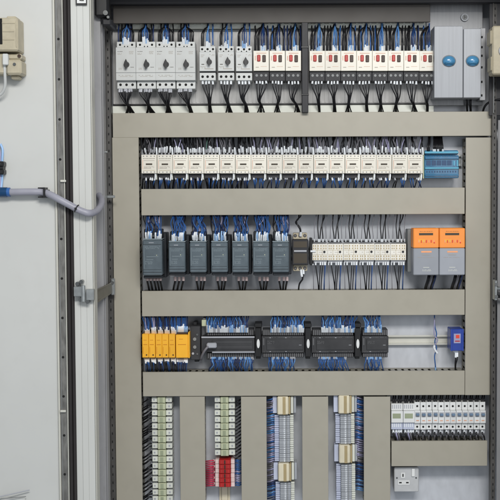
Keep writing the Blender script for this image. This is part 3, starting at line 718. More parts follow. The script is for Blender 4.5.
# power supplies
d=Dev('power_supply','x','power supply','orange and grey power supplies in the third row',426,251.5,-0.06)
d.part('housing',[(-12.9,12.7,-3.4,23.6,-0.06,-0.0,'psu_grey',0.0022),(-16.2,12.5,-22.0,22.0,0.0002,0.06,'mid_grey',0.002)])
d.part('orange_panel',[(-12.9,12.7,-23.4,-3.6,-0.0612,0.0,'orange',0.0022)])
d.part('label_print',[(-7.2,6.8,-18.6,-16.4,-0.0617,-0.061,'ink',0),(-8,-1,-12.2,-9.6,-0.0617,-0.061,'yellow',0),(-5,5.4,-0.6,1.0,-0.0606,-0.0598,'orange_pink',0),(-4,4,3,3.5,-0.0606,-0.0598,'ink_faint',0),(-3,3,15.6,16.1,-0.0606,-0.0598,'term_white',0)]+prints(-10,10,5.6,-0.06,rows=1)+prints(-5,5,18,-0.06,'term_white',rows=2)+prints(-6.5,6.5,-20.4,-0.061,'ink',h=.35)+[(u,u+1.1,-11.6,-9.0,-0.0621,-0.0616,'ink_red' if q%2 else 'orange_pink',0) for q,u in enumerate((-8,-5.5,-3,-.5,2,4.4,7))])
d.part('status_lamp',[(7.4,8.6,-9.6,-8.4,-0.063,-0.0612,'ink_red',0.0003)])
root=d.root
place(root,426.2,251.5,-0.06,'orange topped grey power supply beside the cream relays',True)
place(root,452.4,251.5,-0.06,'orange topped grey power supply touching the right hand duct')
for cx,l in ((426,'left'),(452.4,'right')):
    ws=[([(cx+u,275.5,-0.01),(cx+u-1,280,-0.015),(cx+u-3,286,0.0),(cx+u-4.4,292,0.04)],1.0,m,None,0) for u,m in ((2.5,'wire_black'),(4,'wire_black'),(6.4,'wire_grey'),(8.4,'wire_black'),(9.6,'wire_navy'))]
    bundle(f'thick black wires slanting below the {l} orange power supply',ws,'wires below the orange power supplies')

# ------------------------------------------------------------------ ROW 4
# yellow relays
d=Dev('safety_relay','x','safety relay','yellow safety relays in the fourth row',146,345.8,-0.035)
d.part('housing',[(-3.2,3.2,-11.8,12,-0.035,0.06,'yellow',0.0012)])
d.part('front_marks',[(-2.0,2.0,-1.6,-1.0,-0.0355,-0.0348,'yellow_dark',0),(-1.8,1.4,-6,-5.6,-0.0355,-0.0348,'yellow_dark',0),(-2.2,-1.8,1,8,-0.0355,-0.0348,'yellow_dark',0)])
d.part('reset_hole',cyls=[(1.2,9.2,.75,-0.036,-0.0345,'dark_brown',10)])
d.part('terminal_notch',[(-2.6,2.6,-13.4,-12,-0.015,0.05,'dark_brown',0.0005),(-2.6,2.6,12.2,13.6,-0.015,0.05,'dark_brown',0.0005)])
root=d.root
for i in range(5):
    cx=145.4+6.62*i
    place(root,cx,345.8,-0.035,f'narrow yellow safety relay, {ORD[i+1]} of five from the left duct',i==0)
    ws=[]
    for q in range(5):
        u=-2.4+q*1.2; e=u+rn(-2,2)
        ws.append(([(cx+u*.8+2,333.5,-0.012),(cx+u*.7+1.6,328,-0.026),(cx+u+1.2,322.5,-0.012),(cx+e+1,318,0.01),(cx+e+1,314,0.04)],.55,random.choice(['wire_blue','wire_navy','wire_lilac']),'ferrule_white',rn(5,9)))
    bundle(f'white sleeved blue wires above the {ORD[i+1]} narrow yellow relay',ws,'wires above the yellow safety relays')
    ws=[]
    for q in range(4):
        u=-2.2+q*1.4; e=u+rn(-1,1)+1
        ws.append(([(cx+u+1.5,358,-0.012),(cx+u*.7+2,363,-0.028),(cx+u+2.6,367.5,-0.01),(cx+e+2,373,0.04)],.5,random.choice(['wire_blue','wire_navy','wire_black']),'ferrule_white',rn(5,8)))
    bundle(f'white sleeved wires below the {ORD[i+1]} narrow yellow relay',ws,'wires below the yellow safety relays')
d=Dev('safety_relay','wide yellow safety relay at the right end of the yellow group','safety relay','yellow safety relays in the fourth row',183,345.8,-0.035)
d.part('housing',[(-7.2,5.2,-11.0,12.2,-0.035,0.06,'yellow',0.0012)])
d.part('side_flange',[(5.3,6.6,-13.6,12.4,-0.037,0.0,'yellow',0.0006)])
d.part('front_marks',[(-5,3,-1.6,-1.0,-0.0355,-0.0348,'yellow_dark',0),(-4,0,-7,-6.6,-0.0355,-0.0348,'yellow_dark',0)])
d.part('terminal_notch',[(-6.6,4.6,-13,-11.2,-0.02,0.05,'dark_brown',0.0005),(-6.6,4.6,12.3,13.8,-0.015,0.05,'dark_brown',0.0005)])
ws=[];w2=[]
for q in range(9):
    u=-5.6+q*1.2
    ws.append(([(183+u,333,-0.012),(183+u,327,-0.024),(183+u+rn(-.5,.5),320,0.0),(183+u,314,0.04)],.55,random.choice(['wire_blue','wire_navy']),random.choice(['ferrule_white','ferrule_blue','ferrule_white']),rn(7,11)))
    w2.append(([(183+u,358,-0.012),(183+u,363,-0.024),(183+u+rn(-1,1),368,0.0),(183+u,374,0.04)],.5,random.choice(['wire_blue','wire_navy']),random.choice(['ferrule_white','ferrule_grey']),rn(4,7)))
bundle('row of white sleeved wires above the wide yellow relay',ws,'wires above the yellow safety relays')
bundle('row of white sleeved wires below the wide yellow relay',w2,'wires below the yellow safety relays')
# power module next to yellow
d=Dev('controller_supply','black controller supply module with round screws beside the yellow relays','controller module',None,195.3,343,0.0)
d.part('housing',[(-4.8,5,-17,17,0.0,0.06,'plc_black',0.0015)])
d.part('round_terminal',cyls=[(-0.5,v,1.7,-0.004,0.0005,'mid_grey',14) for v in (-4,4)]+[(2,-8.5,1.1,-0.003,0.0005,'screw',10),(-2.4,10.5,1.2,-0.003,0.0005,'ferrule_grey',10),(2,11,1.0,-0.003,0.0005,'plc_grey',10)])
d.part('mounting_tab',[(-2.5,1.2,-20.6,-17.2,0.02,0.06,'black',0.001),(-1.5,3.2,17.2,20,0.02,0.06,'black',0.001)])
# main controller
d=Dev('controller_unit','long black controller module with two silver edge strips','controller module',None,228,346,-0.002)
d.part('housing',[(-27,27,-9.0,6.2,-0.002,0.06,'plc_black',0.0018)])
d.part('edge_strip',[(-26.6,26.8,-9.8,-8.2,-0.006,-0.0021,'ferrule_grey',0.0006),(-16,26.8,5.4,6.8,-0.006,-0.0021,'ferrule_grey',0.0006)])
def teeth(u0,u1,v0,v1,yf,n,m):
    w=(u1-u0)/n; return [(u0+q*w+w*.15,u0+q*w+w*.85,v0,v1,yf,0.05,m,0.0004) for q in range(n)]
d.part('terminal_strip',[(-22,26,-16.5,-10,0.012,0.06,'plc_black',0.001)]+teeth(-21,26,-15.5,-10.4,0.008,22,'plc_grey'))
d.part('terminal_strip',[(-22,26,7.2,14.4,0.012,0.06,'plc_black',0.001)]+teeth(-21,26,7.6,13.0,0.008,22,'plc_grey'))
d.part('front_cover',[(-16,25,-6.2,3.6,-0.004,-0.0021,'plc_black',0.0008),(-14,24,-4.2,-3.9,-0.0046,-0.0038,'plc_grey',0.0001),(-14,24,0.8,1.1,-0.0046,-0.0038,'plc_grey',0.0001)])
c=PV(212,346,-0.02); rr=empty('data_plug',c,'grey data plug with a short grey cable on the long controller','plug')
mb=MB(); mb.box(-0.016,0.014,-0.006,0.014,-0.006,0.009,'ferrule_grey',0.003); mb.build('plug_body',rr)
mb=MB(); mb.tube(cr([Vector((-0.010,-0.002,0.0)),Vector((-0.018,-0.008,-0.008)),Vector((-0.026,-0.004,-0.02)),Vector((-0.034,0.012,-0.038)),Vector((-0.036,0.03,-0.045))],5),0.0036,'wire_grey',10); mb.build('plug_cable',rr)
d=Dev('green_terminal','small pale green terminal above the left end of the long controller','terminal',None,204,323,0.0)
d.part('housing',[(-2.4,2.4,-3,3.4,0.0,0.05,'term_green',0.0015)]); d.part('top_slot',[(-1.4,1.4,-4.6,-3.2,0.01,0.05,'plc_grey',0.0005)])
# separators (bus connector blocks)
d=Dev('bus_connector','x','bus connector','black bus connectors between the controller modules',258,342,-0.012)
d.part('housing',[(-3.0,3.0,-14,15,-0.012,0.06,'black',0.0016)])
d.part('mounting_tab',[(-3.6,3.6,-18.4,-14.2,0.0,0.06,'black',0.0012),(-2.6,2.2,15.2,17.6,0.0,0.06,'black',0.0012)])
s=d.s; mb=MB(); mb.cyl((0.1*s,-0.0125-YB,-1.6*s),'Y',1.0,-0.002,'mcb_white',18)
mb.v=[((v[0]-0.1*s)*1.5*s+0.1*s,v[1],(v[2]+1.6*s)*4.6*s-1.6*s) for v in mb.v]; mb.build('white_latch',d.root)
root=d.root
for i,cx in enumerate((258.3,308.0,357.6)):
    place(root,cx,342,-0.012,('black bus connector with a white latch, right after the long controller','black bus connector with a white latch between the two equal black modules','black bus connector with a white latch before the short right hand module')[i],i==0)
def plc(w,label,cx):
    d=Dev('expansion_module',label,'controller module','black expansion modules in the fourth row',cx,345,-0.004)
    W=w/2
    d.part('housing',[(-W,W,-9,8,-0.004,0.06,'plc_black',0.0016)])
    n=int(w/2.1)
    d.part('terminal_strip',[(-W+1,W-.5,-15.5,-9.4,0.006,0.06,'plc_black',0.001)]+teeth(-W+1.5,W-1,-14.8,-9.6,0.002,n,'plc_grey'))
    d.part('terminal_strip',[(-W+1,W-.5,8.3,13,0.006,0.06,'plc_black',0.001)]+teeth(-W+1.5,W-1,8.6,12.4,0.002,n,'plc_grey'))
    d.part('front_cover',[(-W+5,W-1.5,-6,5,-0.0065,-0.0041,'plc_black',0.001)])
    d.part('label_print',[(-W+1.6,-W+2.8,-7,0,-0.0046,-0.0038,'plc_grey',0),(-W+8,-W+9.5,-7.6,-7.1,-0.0046,-0.0038,'ferrule_grey',0),(-W+8,-W+9.5,6.3,6.8,-0.0046,-0.0038,'ferrule_grey',0)]+([(W*.1,W*.1+1.5,-7.6,-7.1,-0.0046,-0.0038,'ferrule_grey',0),(W*.1,W*.1+1.5,6.3,6.8,-0.0046,-0.0038,'ferrule_grey',0)] if W>15 else [])+[(W-5.5,W-3,-.2,.2,-0.007,-0.0063,'ferrule_grey',0)]+prints(-W+2,W-2,-8,-0.004,'plc_grey',h=.5)+prints(-W+2,W-2,6.7,-0.004,'plc_grey',h=.5)+prints(-W+6,-W+13,-4,-0.0065,'plc_grey',rows=3,h=.4))
plc(43.2,'full width black expansion module, left one of the equal pair',283.0)
plc(43.2,'full width black expansion module, right one of the equal pair',332.8)
plc(27,'half width black expansion module at the bare end of the rail',375.0)
def plcw(x0,x1,top,label):
    ws=[]; x=x0
    while x<x1:
        e=x+rn(-2.5,2.5)
        if top: ws.append(([(x,332,0.0),(x+rn(-.3,.3),326.5,-0.01),(x+rn(-.6,.6),322,-0.008),(e,318,0.01),(e,313,0.04)],.5,random.choice(['wire_blue','wire_sky','wire_navy','wire_blue']),random.choice(['ferrule_white','ferrule_blue','ferrule_grey','ferrule_white']),rn(4,9)))
        else: ws.append(([(x,357.5,0.0),(x+rn(-.5,.5),361,-0.012),(x+rn(-1.6,1.6),365,-0.008),(e,369,0.01),(e,374,0.04)],.5,random.choice(['wire_blue','wire_sky','wire_blue','wire_navy']),random.choice(['ferrule_blue',None,'ferrule_grey']),rn(2,4)))
        x+=1.35
    bundle(label,ws,'blue wires above the controller modules' if top else 'blue wires below the controller modules')
plcw(207,248,True,'broad row of blue wires above the long controller module')
plcw(211,253,False,'broad row of blue wires below the long controller module')
plcw(271,303.5,True,'blue wires above the left full width expansion module')
plcw(269,296,False,'blue wires below the left full width expansion module')
plcw(322,354.5,True,'blue wires above the right full width expansion module')
plcw(319,347,False,'blue wires below the right full width expansion module')
plcw(365,382,True,'blue wires above the half width expansion module')
plcw(366,381.5,False,'blue wires below the half width expansion module')
# lone wire with splice
bundle('single pale blue wire crossing the bare rail vertically',[([(435.6,374,0.04),(435.4,366,0.03),(434.6,356,0.028),(436.6,348,0.026),(434.8,342,0.026),(436.6,334,0.028),(434.8,326,0.03),(434.4,312,0.04)],.6,'wire_blue','ferrule_blue',8),([(437.2,353,0.022),(434,347,0.02),(437.4,340,0.02),(434.2,334,0.022),(434.6,318,0.034)],.7,'wire_lilac','ferrule_white',9)],'loose wires beside the small blue unit',name='loose_wire',cat='wire')
d=Dev('blue_unit','small square blue unit with a red and white mark near the right duct','surge unit',None,457,340,-0.015)
d.part('housing',[(-6.4,6.6,-11,11,-0.015,0.05,'blue_box',0.0018)])
d.part('front_mark',[(-3.2,3.6,-6.4,3.2,-0.0156,-0.0148,'wire_lilac',0),(-1.2,2.4,-5.2,-1.8,-0.0162,-0.0154,'ink_red',0),(-2,2.8,0.6,1.6,-0.0162,-0.0154,'red_dark',0)])
d.part('cable_gland',[(-1.8,2.2,11.2,14,0.0,0.03,'ferrule_white',0.001)])
d.part('corner_ridge',[(-6.4,-4.8,-11,11,-0.0172,-0.0151,'blue_box',0.0005),(5,6.6,-11,11,-0.0172,-0.0151,'blue_box',0.0005)])
bundle('short black wire with white sleeve below the small blue unit',[([(455.8,353,0.0),(455.6,359,-0.004),(455.2,364,0.005),(455.4,374,0.04)],.7,'wire_black','ferrule_white',4.5),([(457.4,353,0.0),(457.2,359,-0.004),(455.8,365,0.005),(455.8,374,0.04)],.6,'wire_black','ferrule_white',4)],'loose wires beside the small blue unit',name='loose_wire',cat='wire')

# ------------------------------------------------------------------ terminal strips
GT='green and white terminal blocks in the two left strips'
d=Dev('terminal_block','x','terminal block',GT,161.8,400,0.01)
d.part('housing',[(-4.2,3.8,-3.05,3.05,0.010,0.065,'term_green',0.0012),(-10.2,-4.4,-2.5,2.6,0.016,0.065,'term_white',0.0012),(4.0,10.2,-2.5,2.6,0.016,0.065,'term_white',0.0012)])
d.part('centre_groove',[(-1.8,1.2,-2.4,2.5,0.0092,0.0105,'term_green_dark',0.0003)])
d.part('entry_slot',[(-9.8,-5.6,-3.3,-2.6,0.0185,0.06,'mid_grey',0),(5,10,-3.3,-2.6,0.0185,0.06,'mid_grey',0),(-8.6,-7,-1,.8,0.0152,0.0165,'ferrule_grey',0),(6.6,8.2,-1,.8,0.0152,0.0165,'ferrule_grey',0)])
root=d.root
PT=6.62
for i in range(16):
    place(root,161.6+.06*i,400.0+PT*i,0.01,(f'green and white terminal block, {ORD[i+1]} from the top of the leftmost strip'),i==0)
ws=[]
for i in range(30):
    y=398+3.4*i+rn(-.7,.7); u=rn(-1.2,1.2)+(2.0 if i%4==3 else 0)
    ws.append(([(152.5,y,0.03),(149.5,y+1+u,0.012),(146.5,y+3.5+u,0.014),(142,y+6+u,0.04)],rn(.6,.95),'wire_black','ferrule_grey' if i%2 else None,2.2))
bundle('column of black wires along the left of the leftmost terminal strip',ws,'wires beside the terminal strips')
for i in range(9):
    place(root,224.6+.03*i,400.0+PT*i,0.01,f'green and white terminal block, {ORD[i+1]} from the top above the red blocks')
ws=[]
for i in range(17):
    y=399+3.5*i
    ws.append(([(234,y+4,0.03),(236.5,y+3.4,0.012),(239,y+1.5,0.014),(243,y-1,0.04)],.7,'wire_black','ferrule_grey' if i%2 else None,2.0))
bundle('column of black wires right of the strip that ends in red',ws,'wires beside the terminal strips')
# red terminals
d=Dev('red_terminal_block','x','terminal block','red terminal blocks at the foot of the second strip',225,462,0.006)
d.part('housing',[(-5.8,5.8,-2.2,2.2,0.006,0.065,'red_dark',0.001),(-9.8,-6,-2.2,2.2,0.012,0.065,'ferrule_pink',0.001),(6,9.8,-2.2,2.2,0.012,0.065,'ferrule_pink',0.001)])
d.part('centre_groove',[(-.7,.7,-1.9,1.9,0.0055,0.0062,'dark_brown',0.0002),(-4,-2.8,-1.6,1.6,0.0055,0.0062,'red',0.0002),(2.8,4,-1.6,1.6,0.0055,0.0062,'red',0.0002)])
root=d.root
for i in range(6): place(root,224.9,462.2+4.55*i,0.006,f'red terminal block with pale ends, {ORD[i+1]} from the top of six',i==0)
ws=[([(214.6,460.5+1.9*i,0.025),(212,460.6+1.9*i+rn(-.4,.4),0.012),(209,461+1.9*i,0.014),(204.5,461.5+1.9*i,0.04)],.75,'wire_red','ferrule_pink' if i%3==0 else None,2) for i in range(14)]
bundle('red wires entering the left side of the red terminal blocks',ws,'wires beside the terminal strips')
ws=[([(235,460.5+1.9*i,0.025),(237,460+1.9*i+rn(-.4,.4),0.012),(239,460.5+1.9*i,0.014),(243,459+1.9*i,0.04)],.75,random.choice(['wire_blue','wire_lilac','wire_blue']),None,2) for i in range(14)]
bundle('blue wires entering the right side of the red terminal blocks',ws,'wires beside the terminal strips')
# fine pitch strips
d=Dev('fine_terminal_block','x','terminal block','narrow grey terminal blocks in the two right strips',285,420,0.012)
d.part('housing',[(-5.8,4.8,-.98,.98,0.012,0.065,'term_grey',0.0005),(-10.6,-6,-.9,.9,0.02,0.065,'term_lilac',0.0005),(5,8.6,-.9,.9,0.018,0.065,'term_white',0.0005)])
d.part('centre_groove',[(-1.3,-.3,-.8,.8,0.0114,0.0122,'ferrule_white',0),(1.2,2,-.8,.8,0.0114,0.0122,'mid_grey',0)])
fine=d.root
d=Dev('group_marker','x','marker carrier','cream group markers in the two right strips',284,406,-0.002)
d.part('cream_cover',[(-6.8,4.6,-9.2,9.2,-0.002,0.06,'term_cream',0.003)])
d.part('brown_strip',[(-1.4,1.6,-8.9,9.0,-0.0026,-0.0018,'term_tan',0.0003),(4.8,6.4,-8.8,8.8,0.0,0.06,'term_tan',0.0006)])
d.part('side_wing',[(-11.5,-7.1,-8.6,8.6,0.014,0.06,'term_lilac',0.001),(6.8,9.4,-8.6,8.6,0.012,0.06,'term_white',0.001),(9.8,12.2,-8.6,8.6,0.016,0.06,'term_grey',0.001)])
mk=d.root
place(mk,284,405.8,-0.002,'cream group marker at the top of the third strip from the left',True)
place(mk,284.8,472.6,-0.002,'cream group marker halfway down the third strip from the left')
place(mk,345.2,404.6,-0.002,'cream group marker at the top of the fourth strip from the left')
place(mk,345.8,454.4,-0.002,'cream group marker halfway down the fourth strip from the left')
first=True
def fines(px,y0,n,pitch,what):
    global first
    for i in range(n):
        if i==0: l=f'narrow grey terminal block directly {what}'
        else: l=f'narrow grey terminal block, {ORD[i+1]} {what}'
        place(fine,px+.01*i,y0+pitch*i,0.012,l,first); first=False
fines(285.0,416.4,22,2.12,'below the top marker of the third strip')
fines(286.0,483.4,9,2.12,'below the lower marker of the third strip')
fines(346.0,415.2,14,2.12,'below the top marker of the fourth strip')
fines(346.8,465.4,17,2.12,'below the lower marker of the fourth strip')
def sidew(x0,x1,ya,yb,label,pal):
    ws=[]; y=ya
    while y<yb:
        d_=rn(-.6,.6)
        ws.append(([(x0,y,0.03),((x0*2+x1)/3,y+d_*.5,0.012+rn(0,.006)),((x0+2*x1)/3+rn(-.5,.5),y+d_+.8,0.014+rn(0,.006)),(x1+(x1-x0)*.3,y+1.5,0.04)],.72,random.choice(pal),None,0)); y+=1.9
    bundle(label,ws,'wires beside the terminal strips')
sidew(275,268,399,414,'lilac grey wires left of the top marker of the third strip',['wire_grey','wire_lilac','wire_blue'])
sidew(275,268,415,462,'blue wires along the left of the third terminal strip',['wire_blue','wire_sky','wire_lilac','wire_sky','wire_lilac'])
sidew(275,268,463,481,'grey wires left of the lower marker of the third strip',['wire_grey','wire_grey','wire_lilac'])
sidew(275.5,269,482,502,'blue wires at the foot of the third terminal strip',['wire_blue','wire_sky','wire_navy'])
sidew(355.5,362,398,445,'blue and lilac wires along the right of the fourth strip',['wire_sky','wire_lilac','wire_blue','wire_lilac'])
sidew(355.5,362,446,462,'grey wires right of the lower marker of the fourth strip',['wire_grey','wire_grey','wire_lilac'])
sidew(356,362.6,463,490,'blue wires at the foot of the fourth terminal strip',['wire_blue','wire_sky','wire_navy'])

# ------------------------------------------------------------------ miniature breakers
d=Dev('residual_breaker','x','circuit breaker','two wider white units left of the miniature breakers',397,416.5,0.0)
d.part('housing',[(-5.9,5.9,-13,-6,0.006,0.06,'mcb_white',0.001),(-5.9,5.9,-5.8,6,0.0,0.06,'mcb_white',0.001),(-5.9,5.9,6.2,13.4,0.008,0.06,'term_lilac',0.001)])
d.part('green_label',[(-4.6,3.6,-3.4,1.6,-0.0006,0.0004,'term_green_dark',0.0001)])
d.part('rocker_row',[(u,u+1.0,7,11,0.0074,0.0084,'ferrule_white',0.0002) for u in (-5,-3,-1,1,3)]+[(u,u+.8,-12,-8,0.0054,0.0064,'ferrule_grey',0.0002) for u in (-5,-3,-1,1,3)])
root=d.root
place(root,397.2,416.8,0.0,'wider white protective unit with green label, against the vertical duct',True)
place(root,409.2,416.8,0.0,'wider white protective unit with green label, touching the first miniature breaker')
d=Dev('miniature_breaker','x','circuit breaker','white miniature breakers at the lower right',418,416.5,-0.004)
d.part('housing',[(-2.85,2.85,-14,-6,0.006,0.06,'mcb_white',0.0008),(-2.85,2.85,-5.9,6.8,-0.004,0.06,'mcb_white',0.0008),(-2.85,2.85,7,14,0.006,0.06,'mcb_white',0.0008)])
d.part('toggle',[(-1.7,1.6,-3.4,-1.4,-0.014,-0.0038,'mcb_blue',0.0008),(-2.2,2.2,-4.4,0.4,-0.0046,-0.0038,'ferrule_grey',0.0001)])
d.part('rating_mark',[(-1.4,1.4,3.6,4.6,-0.0045,-0.0038,'mcb_orange',0)])
d.part('terminal_screw',cyls=[(0,-10,1.05,0.0052,0.0065,'dark_slot',10),(0,11,1.05,0.0052,0.0065,'dark_slot',10)])
root=d.root
for i in range(12):
    cx=417.6+5.95*i
    l=f'white miniature breaker, {ORD[i+1]} of twelve counted from the green labelled units'
    place(root,cx,416.5,-0.004,l,i==0)
    bundle(f'short black wires above and behind the {ORD[i+1]} miniature breaker',[([(cx-.8,403,0.02),(cx-1.2,400,0.01),(cx-.4,394,0.04)],.8,'wire_black',None,0),([(cx+1.2,403,0.02),(cx+.8,400,0.01),(cx+1.6,394,0.04)],.7,'wire_black','ferrule_grey',2)],'wires above the miniature breakers')
    bundle(f'short black wires bending left below the {ORD[i+1]} miniature breaker',[([(cx-1,430.5,0.015),(cx-.6,433.5,0.005),(cx+1.2,437,0.008),(cx+2.0,443,0.04)],.75,'wire_black','ferrule_white',2.6),([(cx+1,430.5,0.015),(cx+.6,434,0.005),(cx-.8,437,0.008),(cx-.6,443,0.04)],.65,'wire_grey','ferrule_grey',4)],'wires below the miniature breakers')
for cx,l in ((397.2,'left'),(409.2,'right')):
    bundle(f'wires above the {l} green labelled unit',[([(cx+u,404,0.02),(cx+u,400,0.012),(cx+u+.5,394,0.04)],.8,'wire_black',None,0) for u in (-4,-2,1.4,3.6)],'wires above the miniature breakers')
    bundle(f'pale and black wires below the {l} green labelled unit',[([(cx+u,430,0.018),(cx+u*.9,434,0.006),(cx+u*.8+1,438,0.012),(cx+u*.8+1.4,443,0.04)],.8,m,'ferrule_white',4) for u,m in ((-4,'wire_black'),(-1,'wire_lilac'),(1.6,'wire_grey'),(4,'wire_black'))],'wires below the miniature breakers')

# ------------------------------------------------------------------ socket
d=Dev('power_socket','metal clad three pin socket with a white switch below the duct','socket',None,406.6,479.6,0.02)
d.part('back_box',[(-12.2,12,-12.2,12.2,0.026,0.078,'socket_metal',0.003)])
d.part('face_plate',[(-12.6,12.4,-12.6,12.6,0.02,0.0255,'socket_metal',0.0022)])
d.part('socket_insert',[(-5.8,-1.6,-7.2,-1.6,0.0185,0.0199,'mcb_white',0.0005),(-9,3.2,0.6,5.4,0.0185,0.0199,'mcb_white',0.0005)])
d.part('pin_hole',[(-4.3,-3.1,-6,-3,0.018,0.0186,'dark_slot',0),(-7.6,-5,2.3,3.6,0.018,0.0186,'dark_slot',0),(-.6,2,2.3,3.6,0.018,0.0186,'dark_slot',0)])
d.part('rocker_switch',[(5,8.2,-11.4,-3.4,0.015,0.0199,'mcb_white',0.001)])
d.part('screw',cyls=[(-9.8,-1.8,.9,0.0188,0.0201,'screw',10),(9.6,-1.8,.9,0.0188,0.0201,'screw',10)])

# ------------------------------------------------------------------ door things
YD=YF
c=PV(8,48,YD-0.02); r_=empty('beige_lock_unit',c,'beige cast unit with a black slot mounted high on the open door','lock unit')
k=S(YD-0.03)
def kb(name,l,par=None):
    mb=MB()
    for (x0,x1,v0,v1,y0,y1,m,b) in l: mb.box(x0*k,x1*k,y0,y1,-v1*k,-v0*k,m,b)
    return mb.build(name,par or r_)
kb('housing',[(-30,14.5,-27,5.5,-0.05,0.019,'beige_box',0.004),(-10,16,7,13,-0.03,0.019,'beige_box',0.004)])
kb('lower_bracket',[(-30,1,7,27,-0.035,0.019,'beige_box',0.004),(1.4,16.5,13.4,28,-0.04,0.019,'beige_box',0.005),(4,12,28,31.5,-0.02,0.019,'beige_box',0.003)])
kb('top_cap',[(2,11,-29.5,-27.2,-0.03,0.019,'beige_box',0.002)])
kb('relief_rib',[(-2,12,-22,-21,-0.0515,-0.0498,'beige_box',0.0006),(0,11,-14,-13,-0.0515,-0.0498,'beige_box',0.0006),(0,11,-6,-5,-0.0515,-0.0498,'beige_box',0.0006),(12.6,13.6,-24,2,-0.0515,-0.0498,'beige_box',0.0006)])
kb('insert_slot',[(-5,-0.6,-26,-1,-0.0515,-0.0495,'dark_slot',0.0005)])
kb('gland',[(-1,4.4,8,19,-0.05,-0.034,'light_grey',0.002)])
mb=MB(); mb.cyl((14*k,-0.03,-5*k-0.012),'Y',0.0045,-0.004,'dark_brown',12); mb.cyl((10*k,-0.04,-18*k),'Y',0.004,-0.003,'screw',12); mb.build('bolt',r_)
bundle('pale grey cable dropping from the beige unit on the door',[([(4.6,65,YD-0.055),(5,76,YD-0.05),(5,86,YD-0.04),(2,93,YD-0.03),(-4,97,YD-0.025)],1.4,'light_grey',None,0)],'cables on the open door',name='signal_cable',cat='cable')
# small coax/black clamp & light-blue tube
bundle('thin pale blue cable running down to the blue gland at the left edge',[([(0.5,144,YD-0.01),(2.6,150,YD-0.012),(2.2,160,YD-0.014),(2.2,172,YD-0.014),(2.0,180,YD-0.014),(1.0,190,YD-0.02)],1.1,'ferrule_blue',None,0),([(-1,146,YD-0.01),(0.4,156,YD-0.012),(0.3,172,YD-0.014),(0.3,188,YD-0.02)],.7,'wire_lilac',None,0)],'cables on the open door',name='signal_cable',cat='cable')
c=PV(1,168,YD-0.02); o=empty('cable_clamp',c,'black knurled cable clamp at the left edge of the door','clamp','black clamps on the door')
mb=MB(); mb.box(-4*k,3.8*k,-0.012,0.019,1.2*k,6.6*k,'black',0.003); mb.box(-4*k,3.8*k,-0.012,0.019,-6.6*k,-1.2*k,'black',0.003); mb.box(-4*k,2.8*k,-0.01,0.019,-1.2*k,1.2*k,'black',0.001); mb.build('clamp_body',o)
mb=MB(); mb.cyl((-0.4*k,-0.012,4*k),'Y',0.003,-0.002,'screw',10); mb.build('bolt',o)
# conduit
cpts=[(8,192.2,YD-0.022),(20,192.0,YD-0.026),(32,191.8,YD-0.026),(42,192.2,YD-0.024),(50,194.6,YD-0.028),(60,199.8,YD-0.034),(70,205.2,YD-0.032),(80,210.4,YD-0.028),(89,213.2,YD-0.022),(96,211.5,YD+0.02),(100.5,206,YD+0.08),(101.5,200,YD+0.13),(99,195.5,YD+0.17)]
loc=PV(8,192,YD); rt=empty('flexible_conduit',loc,'grey flexible conduit sagging from the door across to the cabinet wall','conduit')
mb=MB(); C=cr([PV(*q)-loc for q in cpts],22)
mb.tube(C,0.0092,'conduit',14,rib=0.045); mb.build('conduit_tube',rt)
mb=MB()
mb.cyl(tuple(C[0]+Vector((-0.03,0,0))),'X',0.0135,0.028,'blue_deep',8); mb.cyl(tuple(C[0]+Vector((-0.006,0,0))),'X',0.0125,0.012,'wire_blue',8); mb.build('blue_gland',rt)
c=PV(42.4,192.6,YD-0.02); o=empty('conduit_clip',c,'square black clip gripping the grey conduit on the door','clip','black clamps on the door')
mb=MB(); mb.box(-4*k,4.2*k,-0.0,0.019,-5.2*k,-3.9*k,'black',0.001); mb.box(-4*k,4.2*k,-0.0,0.019,3.9*k,5.2*k,'black',0.001)
mb.box(2.4*k,4.2*k,-0.022,-0.0,-5.2*k,5.2*k,'black',0.001); mb.box(-4*k,2.2*k,-0.008,-0.0002,3.8*k,5.2*k,'black',0.001); mb.box(-4*k,2.2*k,-0.008,-0.0002,-5.2*k,-3.8*k,'black',0.001); mb.build('clip_body',o)
mb=MB(); mb.box(4.3*k,6*k,-0.004,0.019,-3*k,3*k,'black_soft',0.001); mb.build('clip_foot',o)
loc=PV(76.6,208.5,YD-0.03); o=empty('cable_tie',loc,'thin black tie wrapped round the conduit over the door gasket','cable tie')
mb=MB(); 
n_=Vector((0.88,0,-0.47)); a_=Vector((0,1,0)); b_=n_.cross(a_)
ring=[a_*math.cos(t*math.pi/10)*0.0105+b_*math.sin(t*math.pi/10)*0.0105 for t in range(21)]
mb.tube(ring,0.0016,'black',6); mb.build('tie_loop',o)
mb=MB(); mb.box(-0.003,0.003,-0.014,-0.0105,-0.003,0.003,'black',0.0006); mb.build('tie_head',o)
# wall gland bracket where conduit enters
c=PV(101.5,196,-0.08); o=empty('wall_bracket',c,'small galvanised clamp bracket holding the conduit inside the cabinet','bracket')
mb=MB(); mb.box(-0.014,0.012,0.0,0.012,-0.006,0.012,'galv',0.002); mb.box(0.010,0.034,0.03,0.036,-0.006,0.002,'galv',0.001); mb.build('bracket_plate',o)
mb=MB(); mb.cyl((-0.008,0.0,0.014),'Y',0.004,-0.006,'screw',10); mb.cyl((0.006,0.0,-0.002),'Y',0.004,-0.006,'black',10); mb.build('bolt',o)
c=PV(102,152,-0.08); o=empty('wall_bolt',c,'lone bolt on the cabinet side wall above the conduit entry','bolt')
mb=MB(); mb.cyl((-0.007,0.004,0),'X',0.003,0.022,'galv',10); mb.build('bolt_shank',o)
mb=MB(); mb.cyl((-0.009,0.004,0),'X',0.006,0.005,'screw',6); mb.build('bolt_head',o)
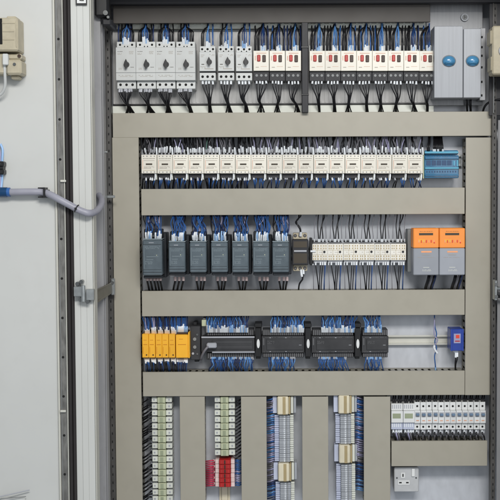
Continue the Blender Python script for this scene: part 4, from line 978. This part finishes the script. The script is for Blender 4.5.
# sticker
c=PV(81.4,0,YF-0.006); o=empty('warning_sticker',c,'small white sticker with a black border at the top of the frame','sticker')
mb=MB(); mb.box(-5.6*k,5.6*k,-0.001,0.0005,-5.0*k,9*k,'black',0.0); mb.build('sticker_border',o)
mb=MB(); mb.box(-4.4*k,4.6*k,-0.0016,-0.0011,-3.2*k,8*k,'mcb_white',0.0); mb.box(-1.8*k,-0.6*k,-0.0020,-0.00165,-1.0*k,6*k,'black'); mb.box(-0.5*k,2.6*k,-0.0020,-0.00165,-1.2*k,-0.2*k,'black'); mb.build('sticker_face',o)
# document pocket bottom left
c=PV(0,500,YF-0.002); o=empty('document_pocket','' and c or c,'clear document pocket rim at the bottom left of the door','document pocket')
mb=MB(); mb.tube([PV(-30,504,YF-0.012)-c,PV(0,496.6,YF-0.02)-c,PV(29.5,490,YF-0.012)-c],0.0016,'ferrule_grey',6); mb.tube([PV(-30,508,YF-0.012)-c,PV(2,499,YF-0.02)-c,PV(26,496.5,YF-0.012)-c],0.0012,'mid_grey',6); mb.build('pocket_rim',o)
mb=MB(); a=PV(-100,498,YF-0.003)-c; b2=PV(26,540,YF-0.003)-c; mb.box(a.x,b2.x,-0.006,-0.002,b2.z,a.z,'door_paint',0.001); mb.build('pocket_back',o)

# ------------------------------------------------------------------ light
w=bpy.data.worlds.new('World'); sc.world=w; w.use_nodes=True
bg=w.node_tree.nodes['Background']; bg.inputs[0].default_value=(0.86,0.93,1.0,1); bg.inputs[1].default_value=0.37
def area(name,loc,target,sx,sy,power,color):
    l=bpy.data.lights.new(name,'AREA'); l.shape='RECTANGLE'; l.size=sx; l.size_y=sy; l.energy=power; l.color=color
    o=bpy.data.objects.new(name,l); col.objects.link(o); o.location=loc
    o.rotation_euler=(Vector(target)-Vector(loc)).to_track_quat('-Z','Y').to_euler()
area('workshop_lamp',(0.4,-3.4,1.8),(0.1,0,-0.1),1.6,0.6,92,(1.0,0.98,0.945))
area('right_fill',(1.6,-3.4,0.6),(0.0,0,-0.1),1.2,1.6,20,(0.95,0.97,1.0))  # unseen fill light added from the right to lift the interior
sc.render.engine='CYCLES'
sc.view_settings.view_transform='Standard'; sc.view_settings.look='None'; sc.view_settings.exposure=0
